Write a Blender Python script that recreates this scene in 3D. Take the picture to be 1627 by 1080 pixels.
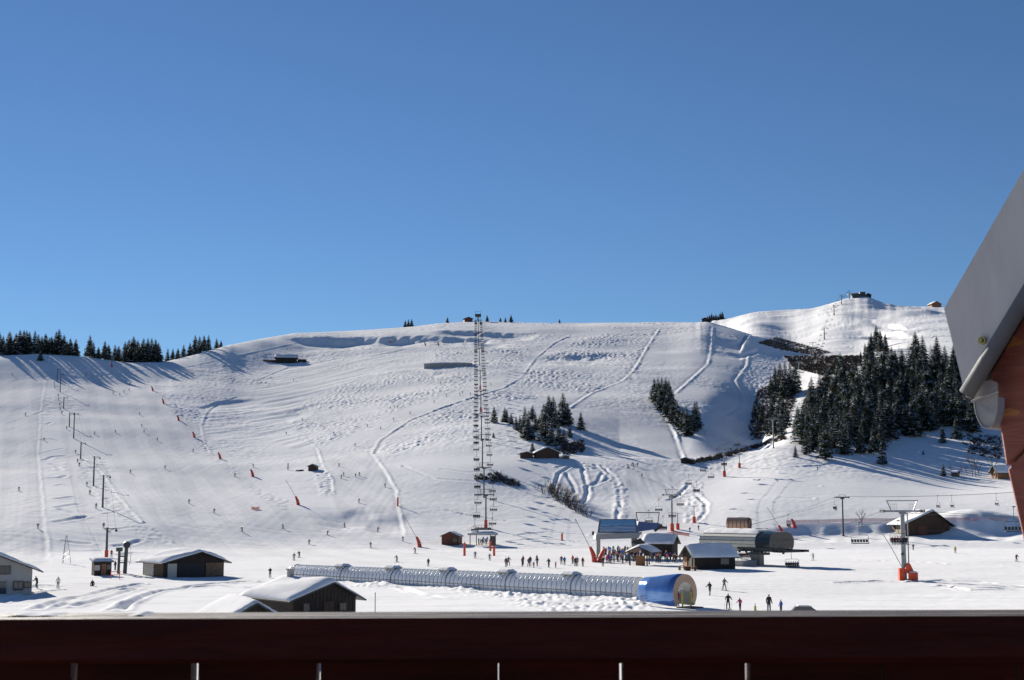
import bpy, bmesh, math, random
import numpy as np
from mathutils import Vector, Matrix
R = math.radians
random.seed(7); rng = np.random.default_rng(7)
scene = bpy.context.scene
col = scene.collection
for o in list(bpy.data.objects): bpy.data.objects.remove(o)

# ------------------------------------------------------------------ camera
W0, H0, F = 1627.0, 1080.0, 2260.0
CAMZ = 12.0
PITCH = math.atan((805 - 540) / F)
cam_d = bpy.data.cameras.new('camera'); cam = bpy.data.objects.new('camera', cam_d); col.objects.link(cam)
cam_d.sensor_width = 36.0; cam_d.lens = 36.0 * F / W0
cam.location = (0, 0, CAMZ); cam.rotation_euler = (R(90) + PITCH, 0, 0)
cam_d.clip_start = 0.05; cam_d.clip_end = 20000
cam_d.dof.use_dof = True; cam_d.dof.focus_distance = 400; cam_d.dof.aperture_fstop = 22
scene.camera = cam

# ------------------------------------------------------------------ light
SUN_AZ, SUN_EL = R(-31), R(20)            # azimuth from +Y towards +X
world = bpy.data.worlds.new('World'); scene.world = world; world.use_nodes = True
nt = world.node_tree; nt.nodes.clear()
sky = nt.nodes.new('ShaderNodeTexSky'); sky.sky_type = 'NISHITA'; sky.sun_disc = False
sky.sun_elevation = SUN_EL; sky.sun_rotation = SUN_AZ
sky.altitude = 1800; sky.air_density = 1.0; sky.dust_density = 0.0; sky.ozone_density = 6.0
bg = nt.nodes.new('ShaderNodeBackground'); bg.inputs['Strength'].default_value = 0.05
wo = nt.nodes.new('ShaderNodeOutputWorld')
nt.links.new(sky.outputs[0], bg.inputs[0]); nt.links.new(bg.outputs[0], wo.inputs[0])
sd = bpy.data.lights.new('sun', 'SUN'); sun = bpy.data.objects.new('sun', sd); col.objects.link(sun)
sd.energy = 5.0; sd.angle = R(0.53); sd.color = (1.0, 0.93, 0.82)
sv = Vector((math.sin(SUN_AZ) * math.cos(SUN_EL), math.cos(SUN_AZ) * math.cos(SUN_EL), math.sin(SUN_EL)))
sun.rotation_euler = (-sv).to_track_quat('-Z', 'Y').to_euler(); sun.location = (-60, 60, 80)
vs = scene.view_settings
vs.view_transform = 'Standard'; vs.look = 'None'; vs.gamma = 1.0; vs.exposure = 0.74; vs.use_curve_mapping = False

# ------------------------------------------------------------------ materials
MAT = {}
def mat(name, color, rough=0.7, metal=0.0, noise=None, bump=0.0, bscale=20.0, trans=0.0, spec=0.5, stretch=None, alpha=None):
    """procedural material: colour varied by a noise texture, optional bump"""
    m = bpy.data.materials.new(name); m.use_nodes = True; MAT[name] = m
    n = m.node_tree.nodes; l = m.node_tree.links; p = n['Principled BSDF']
    p.inputs['Roughness'].default_value = rough; p.inputs['Metallic'].default_value = metal
    p.inputs['Specular IOR Level'].default_value = spec
    if trans: p.inputs['Transmission Weight'].default_value = trans
    if alpha is not None: p.inputs['Alpha'].default_value = alpha
    c = (*color, 1)
    p.inputs['Base Color'].default_value = c
    tc = n.new('ShaderNodeTexCoord'); src = tc.outputs['Object']
    if stretch:
        mp = n.new('ShaderNodeMapping'); mp.inputs['Scale'].default_value = stretch
        l.new(src, mp.inputs[0]); src = mp.outputs[0]
    if noise:
        sc, c2 = noise
        tx = n.new('ShaderNodeTexNoise'); tx.inputs['Scale'].default_value = sc; tx.inputs['Detail'].default_value = 5
        tx.inputs['Roughness'].default_value = 0.65
        l.new(src, tx.inputs['Vector'])
        rp = n.new('ShaderNodeValToRGB'); rp.color_ramp.elements[0].position = 0.35; rp.color_ramp.elements[1].position = 0.65
        rp.color_ramp.elements[0].color = c; rp.color_ramp.elements[1].color = (*c2, 1)
        l.new(tx.outputs['Fac'], rp.inputs[0]); l.new(rp.outputs[0], p.inputs['Base Color'])
    if bump:
        t2 = n.new('ShaderNodeTexNoise'); t2.inputs['Scale'].default_value = bscale; t2.inputs['Detail'].default_value = 6
        l.new(src, t2.inputs['Vector'])
        b = n.new('ShaderNodeBump'); b.inputs['Strength'].default_value = bump; b.inputs['Distance'].default_value = 0.1
        l.new(t2.outputs['Fac'], b.inputs['Height']); l.new(b.outputs[0], p.inputs['Normal'])
    return m
mat('snow', (0.93, 0.925, 0.92), 0.55, noise=(0.35, (0.89, 0.886, 0.882)), bump=0.4, bscale=1.3, spec=0.0)
mat('roof_snow', (0.92, 0.915, 0.91), 0.55, noise=(0.8, (0.83, 0.827, 0.825)), bump=0.25, bscale=2.0, spec=0.0)

# ------------------------------------------------------------------ pixel <-> direction
cp, sp = math.cos(PITCH), math.sin(PITCH)
def pix_dir(px, py):
    x = (px - W0 / 2) / F; yu = (H0 / 2 - py) / F
    return x, cp - yu * sp, sp + yu * cp
def az_of(px, py=805.0):
    X, Y, Z = pix_dir(px, py); return math.atan2(X, Y)
def tan_el(az, py):
    yu = (H0 / 2 - py) / F; Y = cp - yu * sp; X = math.tan(az) * Y
    return (sp + yu * cp) / math.hypot(X, Y)

# ------------------------------------------------------------------ terrain profile: (column px, [(py, distance) ...])
NEARP = [(2, 0.0), (150, 0.0)]
CT = [   # base, lower, mid, upper mid, upper, crest, [dip], [far crest]
 (-150, [(880,340),(838,390),(733,620),(660,790),(607,950),(568,1070)], None, None),
 (0,    [(880,340),(838,390),(733,620),(660,790),(606,950),(565,1070)], None, None),
 (70,   [(880,345),(838,390),(733,620),(660,790),(603,950),(562,1075)], None, None),
 (135,  [(878,350),(838,395),(733,620),(660,790),(606,955),(566,1080)], None, None),
 (200,  [(876,355),(836,400),(733,625),(660,800),(610,970),(576,1120)], None, None),
 (255,  [(875,362),(834,410),(733,630),(655,820),(606,985),(575,1140)], None, None),
 (310,  [(874,368),(830,430),(733,640),(650,845),(600,1010),(564,1190)], None, None),
 (400,  [(873,378),(820,455),(735,640),(650,865),(590,1080),(540,1330)], None, None),
 (465,  [(873,384),(808,480),(735,630),(650,860),(577,1130),(529,1430)], None, None),
 (560,  [(873,386),(803,492),(735,610),(650,830),(575,1100),(525,1500)], None, None),
 (640,  [(873,388),(800,498),(735,590),(650,795),(575,1065),(519,1540)], None, None),
 (720,  [(873,390),(800,500),(735,575),(650,770),(575,1040),(511,1590)], None, None),
 (790,  [(873,390),(800,500),(735,570),(650,760),(575,1030),(510,1600)], None, None),
 (880,  [(873,392),(800,500),(735,572),(650,762),(575,1032),(514,1610)], None, None),
 (1000, [(873,395),(800,500),(735,575),(650,768),(575,1040),(513,1620)], None, None),
 (1090, [(873,398),(800,498),(738,580),(655,775),(578,1045),(515,1620)], (570,1900), (530,2500)),
 (1140, [(873,400),(797,492),(736,590),(655,790),(580,1055),(518,1560)], (556,1900), (515,2500)),
 (1195, [(873,400),(793,488),(722,610),(662,800),(588,1060),(530,1420)], (534,1750), (497,2500)),
 (1250, [(873,400),(790,488),(700,648),(660,800),(600,1040),(553,1400)], (548,1750), (494,2560)),
 (1300, [(873,400),(790,488),(712,630),(668,740),(610,930),(572,1200)], (562,1550), (489,2600)),
 (1340, [(873,400),(790,488),(718,622),(668,735),(605,900),(567,1080)], (572,1400), (476,2650)),
 (1370, [(873,400),(792,486),(725,612),(672,725),(605,880),(563,1040)], (575,1380), (471,2680)),
 (1410, [(873,400),(795,484),(735,604),(680,715),(605,870),(562,1010)], (560,1380), (482,2750)),
 (1450, [(873,400),(798,482),(742,600),(685,708),(607,860),(566,990)], (548,1380), (486,2800)),
 (1530, [(873,400),(800,482),(755,596),(690,700),(612,850),(566,980)], (543,1380), (487,2850)),
 (1640, [(873,400),(800,482),(757,596),(690,700),(612,850),(558,980)], (540,1380), (484,2900)),
 (1800, [(873,400),(800,482),(757,596),(690,700),(612,850),(555,980)], (540,1380), (480,2900)),
]
def smooth_interp(xs, ys, xq):          # monotone cubic (pchip)
    xs = np.asarray(xs, float); ys = np.asarray(ys, float)
    h = np.diff(xs); dl = np.diff(ys) / h
    m = np.zeros_like(ys); m[0] = dl[0]; m[-1] = dl[-1]
    for i in range(1, len(xs) - 1):
        if dl[i-1] * dl[i] > 0:
            w1 = 2*h[i] + h[i-1]; w2 = h[i] + 2*h[i-1]
            m[i] = (w1 + w2) / (w1 / dl[i-1] + w2 / dl[i])
    xq = np.clip(xq, xs[0], xs[-1])
    i = np.clip(np.searchsorted(xs, xq) - 1, 0, len(xs) - 2)
    t = (xq - xs[i]) / h[i]; t2 = t*t; t3 = t2*t
    return (2*t3-3*t2+1)*ys[i] + (t3-2*t2+t)*h[i]*m[i] + (-2*t3+3*t2)*ys[i+1] + (t3-t2)*h[i]*m[i+1]

c_az, c_d, c_z = [], [], []
for px, pts, dip, far in CT:
    a = az_of(px); D = [d for d, z in NEARP]; Z = [z for d, z in NEARP]
    for py, d in pts: D.append(d); Z.append(max(0.0, CAMZ + d * tan_el(a, py)))
    if dip: D.append(dip[1]); Z.append(CAMZ + dip[1] * tan_el(a, dip[0]))
    else:   D.append(D[-1] + 260); Z.append(Z[-1] - 6)
    if far: D.append(far[1]); Z.append(CAMZ + far[1] * tan_el(a, far[0]))
    else:   D.append(2600); Z.append(Z[-1] - 25)
    D.append(6500); Z.append(Z[-1] - 120)
    c_az.append(a); c_d.append(D); c_z.append(Z)
c_az = np.array(c_az); c_d = np.array(c_d); c_z = np.array(c_z)
a0, a1 = az_of(-45), az_of(1672)
NC = 960
az = np.concatenate([np.linspace(-math.pi, a0, 90, endpoint=False), np.linspace(a0, a1, NC), np.linspace(a1, math.pi, 90)[1:]])
dist = np.concatenate([np.geomspace(2, 110, 16, endpoint=False), np.arange(110, 150, 2.5), np.arange(150, 262, 0.8), np.arange(262, 860, 1.4),
                       np.arange(860, 1760, 2.9), np.arange(1760, 3350, 15), np.geomspace(3350, 6500, 10)])
NA, ND = len(az), len(dist)
K = c_d.shape[1]
Dk = np.stack([smooth_interp(c_az, c_d[:, k], az) for k in range(K)], 1)
Zk = np.stack([smooth_interp(c_az, c_z[:, k], az) for k in range(K)], 1)
for _ in range(2):                      # soften columns sideways
    Zk[1:-1] = (Zk[:-2] + 2*Zk[1:-1] + Zk[2:]) / 4; Dk[1:-1] = (Dk[:-2] + 2*Dk[1:-1] + Dk[2:]) / 4
kb = np.ones(23) / 23
for A_ in (Zk, Dk):
    for k in range(K):
        for _ in range(2): A_[90:90+NC, k] = np.convolve(np.pad(A_[90:90+NC, k], 11, 'edge'), kb, 'valid')
Zt = np.stack([smooth_interp(Dk[i], Zk[i], dist) for i in range(NA)], 0)          # NA x ND
AZ = az[:, None] * np.ones((1, ND)); DD = dist[None, :] * np.ones((NA, 1))
GX = np.sin(AZ) * DD; GY = np.cos(AZ) * DD
# the flat behind and beside the balcony: no hills wrap round behind the camera
fade = np.clip((np.abs(AZ) - R(50)) / R(40), 0, 1)
Zt = Zt * (1 - 0.75 * fade)

# ------------------------------------------------------------------ noise
def hash2(ix, iy, s):
    h = (ix * 374761393 + iy * 668265263 + s * 974634777) & 0xffffffff
    h = ((h ^ (h >> 13)) * 1274126177) & 0xffffffff
    return ((h ^ (h >> 16)) & 0xffff) / 65535.0 * 2 * math.pi
def perlin(x, y, s=0):
    ix = np.floor(x).astype(np.int64); iy = np.floor(y).astype(np.int64); fx = x - ix; fy = y - iy
    u = fx*fx*fx*(fx*(fx*6-15)+10); v = fy*fy*fy*(fy*(fy*6-15)+10)
    def g(ax, ay):
        t = hash2(ix+ax, iy+ay, s); return np.cos(t)*(fx-ax) + np.sin(t)*(fy-ay)
    a = g(0,0); b = g(1,0); c = g(0,1); d = g(1,1)
    return (a + u*(b-a) + v*((c + u*(d-c)) - (a + u*(b-a)))) * 1.5
def project_np(X, Y, Z):
    yc = Y*cp + (Z-CAMZ)*sp; zc = -Y*sp + (Z-CAMZ)*cp
    yc = np.where(yc < 0.01, 0.01, yc)
    return W0/2 + F*X/yc, H0/2 - F*zc/yc
PX, PY = project_np(GX, GY, Zt)
def poly_mask(poly, soft=6.0, lo=0, hi=5000):
    """soft mask of a patch of hillside, given by its corners as seen in the photograph"""
    inside = np.zeros(PX.shape, bool); n = len(poly)
    for i in range(n):
        x0, y0 = poly[i]; x1, y1 = poly[(i+1) % n]
        if y0 == y1: continue
        c = ((y0 > PY) != (y1 > PY)) & (PX < (x1-x0)*(PY-y0)/(y1-y0) + x0)
        inside ^= c
    inside &= (DD > lo) & (DD < hi)
    m = inside.astype(np.float32)
    k = max(1, int(soft / 1.8))
    for ax in (0, 1):                   # box blur for a soft rim
        cs = np.cumsum(np.concatenate([np.repeat(m.take([0], ax), k+1, ax), m, np.repeat(m.take([-1], ax), k, ax)], ax), axis=ax)
        m = (np.take(cs, range(2*k+1, cs.shape[ax]), ax) - np.take(cs, range(0, cs.shape[ax]-2*k-1), ax)) / (2*k+1)
    return m
def ray_ground(px, py, lo=30):
    """world point where the sight line of a pixel first meets the ground"""
    yu = (H0/2 - py) / F; Y = cp - yu*sp; X = (px - W0/2) / F
    a = math.atan2(X, Y); t = (sp + yu*cp) / math.hypot(X, Y)
    f = np.interp(a, az, np.arange(NA)); i = min(int(f), NA-2); w = f - i
    zc = Zt[i]*(1-w) + Zt[i+1]*w
    te = (zc - CAMZ) / dist
    idx = np.nonzero((te >= t) & (dist > lo))[0]
    j = idx[0] if len(idx) else int(np.argmax(te))
    if j > 0 and len(idx):
        ww = (t - te[j-1]) / max(1e-9, te[j] - te[j-1]); ww = min(max(ww, 0), 1)
        d = dist[j-1]*(1-ww) + dist[j]*ww; z = zc[j-1]*(1-ww) + zc[j]*ww
    else: d = dist[j]; z = zc[j]
    return Vector((math.sin(a)*d, math.cos(a)*d, z))
def crest(px, back=0.0):
    """the skyline point of a column"""
    a = az_of(px, 512); f = np.interp(a, az, np.arange(NA)); i = int(f); te = (Zt[i] - CAMZ) / dist; j = int(np.argmax(np.where(dist < 3400, te, -9)))
    d = dist[j] + back; x, y = math.sin(a)*d, math.cos(a)*d; return Vector((x, y, ground_z(x, y)))
def ground_z(x, y):
    a = math.atan2(x, y); d = math.hypot(x, y)
    f = np.interp(a, az, np.arange(NA)); i = min(int(f), NA-2); w = f - i
    g = np.interp(d, dist, np.arange(ND)); j = min(int(g), ND-2); v = g - j
    return float((Zt[i,j]*(1-w)+Zt[i+1,j]*w)*(1-v) + (Zt[i,j+1]*(1-w)+Zt[i+1,j+1]*w)*v)
def at_d(px, d, py=700):
    a = az_of(px, py); x, y = math.sin(a)*d, math.cos(a)*d
    return Vector((x, y, ground_z(x, y)))

# ------------------------------------------------------------------ large relief of the snow
Z0 = Zt.copy()
hill = np.clip((DD - 420) / 150, 0, 1)
far = np.clip((DD - 1500) / 600, 0, 1)
Zt += hill * (1.1*perlin(GX/95, GY/95, 1) + 0.55*perlin(GX/42, GY/42, 2)) * (1 + 3.0*far)
Zt += far * (2.4*perlin(GX/260, GY/260, 5) + 1.5*perlin(GX/110, GY/110, 6) + 0.6*perlin(GX/40, GY/40, 7)) 
Zt += np.clip((DD-120)/80, 0, 1) * (1-hill) * (0.22*perlin(GX/34, GY/34, 3) + 0.06*perlin(GX/9, GY/9, 4) + 0.07*perlin(GX/16, GY/2.6, 40) + 0.03*perlin(GX/2, GY/1.5, 41))
def scarp(pts, A, w, run, soft=70):
    """a steep drop on the hillside: gentle approach of length run, then a rise of A over w, along a line of pixels"""
    P3 = [ray_ground(*p) for p in pts]
    aa = np.array([math.atan2(p.x, p.y) for p in P3]); dd = np.array([math.hypot(p.x, p.y) for p in P3])
    if aa[0] > aa[-1]: aa = aa[::-1]; dd = dd[::-1]
    dl = np.interp(az, aa, dd)[:, None] + 0.35*w*perlin(AZ*F/26, DD*0+A, 9) + 0.2*w*perlin(GX/9, GY/9, 8); s = DD - dl
    prof = np.where(s < -run, 0, np.where(s < -w, (s + run) / (run - w), np.where(s < 0, -s / w, 0)))
    prof = np.clip(prof, 0, 1); prof = prof*prof*(3-2*prof) * (0.85 + 0.5*perlin(GX/45, GY/45, int(A*10)))
    da = soft / F
    e = np.clip((az - aa[0]) / da + 0.5, 0, 1) * np.clip((aa[-1] - az) / da + 0.5, 0, 1); e = e*e*(3-2*e)
    global Zt
    Zt -= A * prof * e[:, None]
scarp([(478,531),(560,528),(640,526),(735,522),(800,526)], 6.5, 22, 110)
scarp([(715,514),(770,516),(835,519)], 6, 20, 80)
scarp([(1150,537),(1175,541),(1215,535)], 6, 18, 120, 110)
scarp([(1150,558),(1175,562),(1205,552)], 4, 15, 60, 110)
scarp([(320,645),(345,637),(400,632)], 1.3, 9, 60)
scarp([(455,655),(500,640),(545,636)], 1.2, 14, 60)
scarp([(850,560),(900,563),(975,556)], 2.6, 34, 90)
scarp([(655,586),(690,590)], 3, 12, 40)
scarp([(530,812),(580,808),(640,815)], 1.6, 16, 50)
scarp([(1235,836),(1330,833),(1450,832),(1627,830)], 1.9, 7, 30)
scarp([(1370,520),(1400,523),(1440,528)], 7, 36, 140)
scarp([(1385,502),(1410,508),(1440,516)], 5, 30, 120)

# true up the skyline: ease the upper slope of each column to the height the ridge really has
SKY = [(-150,568),(0,565),(60,562),(130,566),(200,576),(260,575),(300,566),(360,549),(420,537),(470,529),(560,525.5),(640,520),(700,513.5),(760,510.5),(830,513),(900,513),(1000,512.5),(1050,512),(1120,512),(1160,505),(1200,495.5),(1250,492),(1290,490),(1320,482),(1345,474),(1370,470.5),(1385,473),(1400,480),(1430,486),(1500,487.5),(1560,486),(1640,483),(1800,481)]
s_az = np.array([az_of(x, y) for x, y in SKY]); s_te = np.array([tan_el(az_of(x, y), y) for x, y in SKY]); tgt = np.interp(az, s_az, s_te)
view = np.clip(1 - (np.abs(az) - R(24)) / R(6), 0, 1)
for _ in range(5):
    te = np.where(DD < 3400, (Zt - CAMZ) / DD, -9); jm = np.argmax(te, 1); dm = dist[jm]; ex = (te[np.arange(NA), jm] - tgt) * view
    kk = np.ones(41)/41; dm = np.convolve(np.pad(dm, 20, 'edge'), kk, 'valid'); dm = np.convolve(np.pad(dm, 20, 'edge'), kk, 'valid'); k2 = np.ones(11)/11; ex = np.convolve(np.pad(ex, 5, 'edge'), k2, 'valid')
    t_ = np.clip((DD - 0.62*dm[:, None]) / (0.38*dm[:, None]), 0, 1); Zt -= ex[:, None] * DD * t_*t_*(3-2*t_)

# the side valley that drops away behind the bright spur, left of the forest
gpx = W0/2 + F*np.tan(AZ)/cp
def sstep(a, b, x): t = np.clip((x-a)/(b-a), 0, 1); return t*t*(3-2*t)
gl = 1092 + np.clip((DD-650)/350, 0, 1)*50
Zt -= 9.0 * sstep(0, 105, gpx-gl) * (1-sstep(1196, 1262, gpx)) * sstep(610, 690, DD) * (1-sstep(760, 1060, DD))
lip = np.interp(gpx[:, 0], [900, 1085, 1150, 1250], [580, 584, 606, 650])[:, None]
Zt -= np.interp(gpx[:, 0], [850, 985, 1085, 1150, 1262], [0, 5.5, 5.5, 3, 0])[:, None] * sstep(4, 48, DD-lip) * (1-sstep(80, 260, DD-lip))

# ------------------------------------------------------------------ fine relief: moguls, groomed lanes, ski tracks
M1 = poly_mask([(460,650),(560,600),(700,575),(760,590),(735,620),(640,650),(560,690),(505,712),(470,700)])
M2 = poly_mask([(592,715),(600,700),(680,655),(760,628),(830,600),(860,570),(905,540),(960,520),(1045,520),(1005,590),(930,625),(800,640),(760,690),(700,700),(620,722)])
M3 = poly_mask([(690,545),(760,540),(850,545),(820,590),(760,600),(680,590)])
M4 = poly_mask([(240,615),(300,585),(400,590),(440,610),(340,640),(320,670),(330,700),(400,770),(470,800),(450,815),(340,735),(270,650)])
M5 = poly_mask([(1180,590),(1230,560),(1240,640),(1190,650)])
M6 = poly_mask([(975,770),(995,770),(1000,828),(975,826)], 3)
M7 = poly_mask([(1085,765),(1115,765),(1122,832),(1088,832)], 3)
M8 = poly_mask([(500,755),(525,750),(530,785),(510,788)], 3)
M9 = poly_mask([(120,720),(165,745),(210,810),(280,865),(240,868),(180,815),(120,760)], 4)
mog = np.clip(M1+M2+M3+0.8*M4+M5, 0, 1) * np.clip(0.75 + 1.1*perlin(GX/48, GY/60, 91), 0.1, 1.4)
wx = GX + 3*perlin(GX/14, GY/14, 21); wy = GY + 3*perlin(GX/14, GY/14, 22)
Zt += mog * (0.46*np.abs(perlin(wx/3.8, wy/5.4, 11)) + 0.30*perlin(GX/1.8, GY/2.7, 12)) * np.clip(DD/700, 0.6, 1.8)
Zt += np.clip(M6+M7+M8+0.55*M9, 0, 1) * (0.42*np.abs(perlin(wx/2.6, wy/7, 13)) + 0.2*perlin(GX/1.7, GY/3, 14))
GR = np.clip(poly_mask([(0,602),(72,592),(66,720),(78,900),(0,895)], 5) + poly_mask([(84,605),(95,605),(152,800),(172,885),(150,885),(118,800)], 3)
     + poly_mask([(125,598),(240,605),(330,690),(470,808),(640,850),(800,872),(800,905),(300,885),(200,780),(140,690)], 7) + poly_mask([(507,714),(590,720),(632,790),(645,862),(530,850),(530,760)], 5)
     + poly_mask([(400,660),(560,600),(700,560),(860,545),(840,600),(740,632),(640,655),(592,690),(520,700),(430,700)], 6)*0.5 + poly_mask([(910,650),(1040,632),(1088,730),(930,700)], 6)*0.6
     + poly_mask([(1052,522),(1130,522),(1125,580),(1072,625),(1010,600)], 6)*0.7 + poly_mask([(992,742),(1068,742),(1105,838),(985,838)], 4), 0, 1)
cross = GX*0.947 + GY*0.322             # across the left-hand pistes
tri = lambda v: np.abs((v % 1.0) - 0.5) * 4 - 1
Zt += GR * (GX < 60) * (0.10*tri(cross/11 + 0.25*perlin(GX/60, GY/60, 81)) + 0.03*perlin(cross/1.1, (GY*0.947-GX*0.322)/45, 82))
rough = hill * np.clip(1 - mog, 0, 1) * (1 - 0.78*GR) * np.clip(0.62 + 1.2*perlin(GX/60, GY/75, 92), 0.12, 1.3)
Zt += rough * (0.17*perlin(GX/4.5, GY/6, 15) + 0.17*perlin(GX/1.9, GY/2.6, 45) + 0.16*perlin(GX/17, GY/13, 46)) * np.clip(DD/800, 0.5, 2)
# groomer lanes running diagonally over the upper left hill and straight down the pistes
L1 = poly_mask([(400,610),(470,575),(640,545),(660,560),(600,590),(480,640),(420,650)])
u = (GX*0.55 + GY*0.83)
Zt += L1 * 0.35*perlin((GX*0.83-GY*0.55)/7.0, u/70, 16)
L2 = poly_mask([(318,660),(345,640),(470,630),(500,700),(480,720),(430,700),(330,700)])
Zt += L2 * 0.3*perlin((GX*0.9-GY*0.43)/6.5, (GX*0.43+GY*0.9)/50, 17)
L3 = poly_mask([(0,600),(75,590),(60,720),(85,900),(0,890)]); L4 = poly_mask([(515,700),(590,700),(640,800),(640,850),(530,850),(535,760)])
L5 = poly_mask([(990,745),(1070,745),(1105,835),(985,835)]); L6 = poly_mask([(120,600),(240,600),(330,690),(470,810),(640,850),(640,880),(300,870),(190,760)])
Zt += np.clip(L3+L4+L5+0.6*L6, 0, 1) * (0.045*perlin(GX/1.8, GY/40, 18) + 0.05*perlin(GX/5, GY/60, 19))

def polyline_xy(pts, step=4.0):
    out = []
    for (xa, ya), (xb, yb) in zip(pts[:-1], pts[1:]):
        n = max(1, int(math.hypot(xb-xa, yb-ya) / step))
        for i in range(n): out.append(ray_ground(xa+(xb-xa)*i/n, ya+(yb-ya)*i/n))
    out.append(ray_ground(*pts[-1])); return [(p.x, p.y) for p in out]
def along(pts, fn, reach):
    """apply fn(signed distance) to the ground near a line"""
    P = polyline_xy(pts)
    best = np.full(Zt.shape, 1e9, np.float32); sgn = np.zeros(Zt.shape, np.float32)
    for (xa, ya), (xb, yb) in zip(P[:-1], P[1:]):
        dx, dy = xb-xa, yb-ya; L2_ = dx*dx+dy*dy
        if L2_ < 1e-6: continue
        aa = sorted((math.atan2(xa, ya), math.atan2(xb, yb))); dd_ = sorted((math.hypot(xa, ya), math.hypot(xb, yb)))
        r_ = reach / max(50, dd_[0])
        i0, i1 = np.searchsorted(az, [aa[0]-r_, aa[1]+r_]); j0, j1 = np.searchsorted(dist, [dd_[0]-reach, dd_[1]+reach])
        if i1 <= i0 or j1 <= j0: continue
        gx = GX[i0:i1, j0:j1]; gy = GY[i0:i1, j0:j1]
        t = np.clip(((gx-xa)*dx + (gy-ya)*dy) / L2_, 0, 1)
        ex = gx-(xa+t*dx); ey = gy-(ya+t*dy); d = np.hypot(ex, ey)
        s = np.sign(ex*dy - ey*dx)      # + on the right of travel
        b = best[i0:i1, j0:j1]; m = d < b
        b[m] = d[m]; sgn[i0:i1, j0:j1][m] = s[m]
    m = best < reach
    Zt[m] += fn(best[m] * np.where(sgn[m] == 0, 1, sgn[m]) + 0.35*perlin(GX[m]/9, GY[m]/9, 51)) * (0.8 + 0.6*perlin(GX[m]/30, GY[m]/30, 52))
def bank(h, w):                         # snow bank left at a piste edge
    return lambda s: h * np.exp(-(s/w)**2) - 0.6*h*np.exp(-((s-1.9*w)/(1.2*w))**2)
def groove(h, w): return lambda s: -h*np.exp(-(s/w)**2) + 0.45*h*np.exp(-((np.abs(s)-1.8*w)/(0.8*w))**2)
for pts, h, w in [
 ([(592,720),(603,700),(650,668),(700,648),(760,628),(800,616),(830,598),(850,570),(880,545),(905,533)], 0.9, 2.6),
 ([(592,720),(612,745),(632,780),(634,800),(645,850)], 0.7, 1.8),
 ([(1048,522),(1030,550),(1008,588),(990,605),(940,625),(905,648)], 1.2, 3.0),
 ([(1133,520),(1130,560),(1126,578),(1100,602),(1075,624)], 1.2, 3.0),
 ([(1190,560),(1188,580),(1170,605),(1180,630),(1178,650),(1160,662)], 1.3, 3.0),
 ([(505,712),(515,740),(528,760),(532,785)], 0.7, 1.6),
 ([(320,675),(322,690),(328,708),(335,720)], 0.6, 1.5), ([(320,675),(328,655),(345,640),(375,630)], 0.9, 2.0),
 ([(1040,625),(1055,655),(1075,690),(1088,728)], 1.2, 2.4),
 ([(112,750),(118,780),(125,812),(140,835),(152,860),(166,885)], -0.25, 0.7),
 ([(74,600),(66,650),(62,720),(70,800),(80,885)], 0.6, 1.4), ([(122,718),(160,745),(190,790),(222,825),(276,862)], 0.7, 1.5),
 ([(400,607),(440,590),(480,575),(540,563)], 0.9, 2.5),
 ([(630,780),(680,800),(730,815),(800,826)], 0.8, 2.0), ([(640,800),(700,826),(745,842)], 0.5, 1.5),
 ([(120,600),(200,590),(300,582),(400,560),(470,545)], 0.8, 2.5), ([(0,608),(40,600),(85,596)], 0.7, 2),
 ([(960,735),(1010,745),(1060,770),(1085,790)], 0.5, 1.2),
]: along(pts, bank(h*0.38, w*0.34), 3*w)
tracks = [
 [(882,768),(888,752),(905,742),(930,736),(955,740),(975,755),(985,775),(985,800),(980,826)],
 [(900,752),(912,775),(914,783)], [(925,740),(930,765),(935,785),(928,800)], [(945,738),(958,750),(950,765),(935,772)],
 [(885,742),(910,737),(940,742),(960,752),(968,760),(945,770),(930,775)], [(920,735),(938,745),(962,745),(975,765)],
 [(935,770),(930,790),(925,800)], [(880,770),(876,785)],
 [(1060,795),(1075,790),(1095,770)], [(1110,790),(1122,800),(1120,815),(1112,825)],
 [(0,943),(30,938),(60,930),(85,931)], [(0,958),(25,948),(60,941),(90,938)], [(95,965),(120,950),(150,943),(180,935),(225,928)],
 [(60,968),(90,955),(120,950)], [(115,963),(150,955),(185,945),(215,935),(182,937)], [(180,970),(210,955),(250,940),(300,934),(340,931),(420,935)],
 [(195,968),(225,948),(270,936),(330,928),(400,924)],
 [(700,745),(740,750),(790,748)], [(640,740),(690,760),(760,765)], [(820,850),(870,845),(930,850)], [(800,860),(860,856),(940,862)],
 [(1200,762),(1260,768),(1300,772)], [(1240,790),(1290,792)], [(1450,925),(1500,922),(1560,925),(1620,930)], [(1370,890),(1450,892),(1530,898),(1620,900)],
 [(1500,930),(1540,938),(1600,935)], [(1330,926),(1400,923),(1430,924)],
 [(1215,745),(1260,742),(1300,740),(1330,735)], [(560,925),(640,935),(700,950)],
] 
for t in tracks: along(t, groove(0.34 if t[0][1] < 880 else 0.34, 0.75 if t[0][1] < 880 else 0.6), 3.2)
for k, (x0, x1, y) in enumerate([(66,100,700),(64,104,716),(70,100,727),(72,102,742),(80,112,757),(85,114,772),(84,122,790),(86,124,803),(88,126,815),(90,138,824),(96,146,862),(100,156,875),(66,84,640),(62,80,655),(66,86,672),
                                 (128,150,735),(130,160,745),(150,178,775),(165,195,786),(165,190,796),(165,205,812),(178,240,840),(185,228,862),(190,235,880)]):
    a_, b_, s_ = random.uniform(-6,10), random.uniform(-10,4), random.uniform(-6,6)
    along([(x0+a_, y-s_), ((x0+x1)/2, y+random.uniform(-3,3)), (x1+b_, y+s_*.6)], groove(random.uniform(.22,.48), random.uniform(.8,1.2)), 4)
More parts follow.
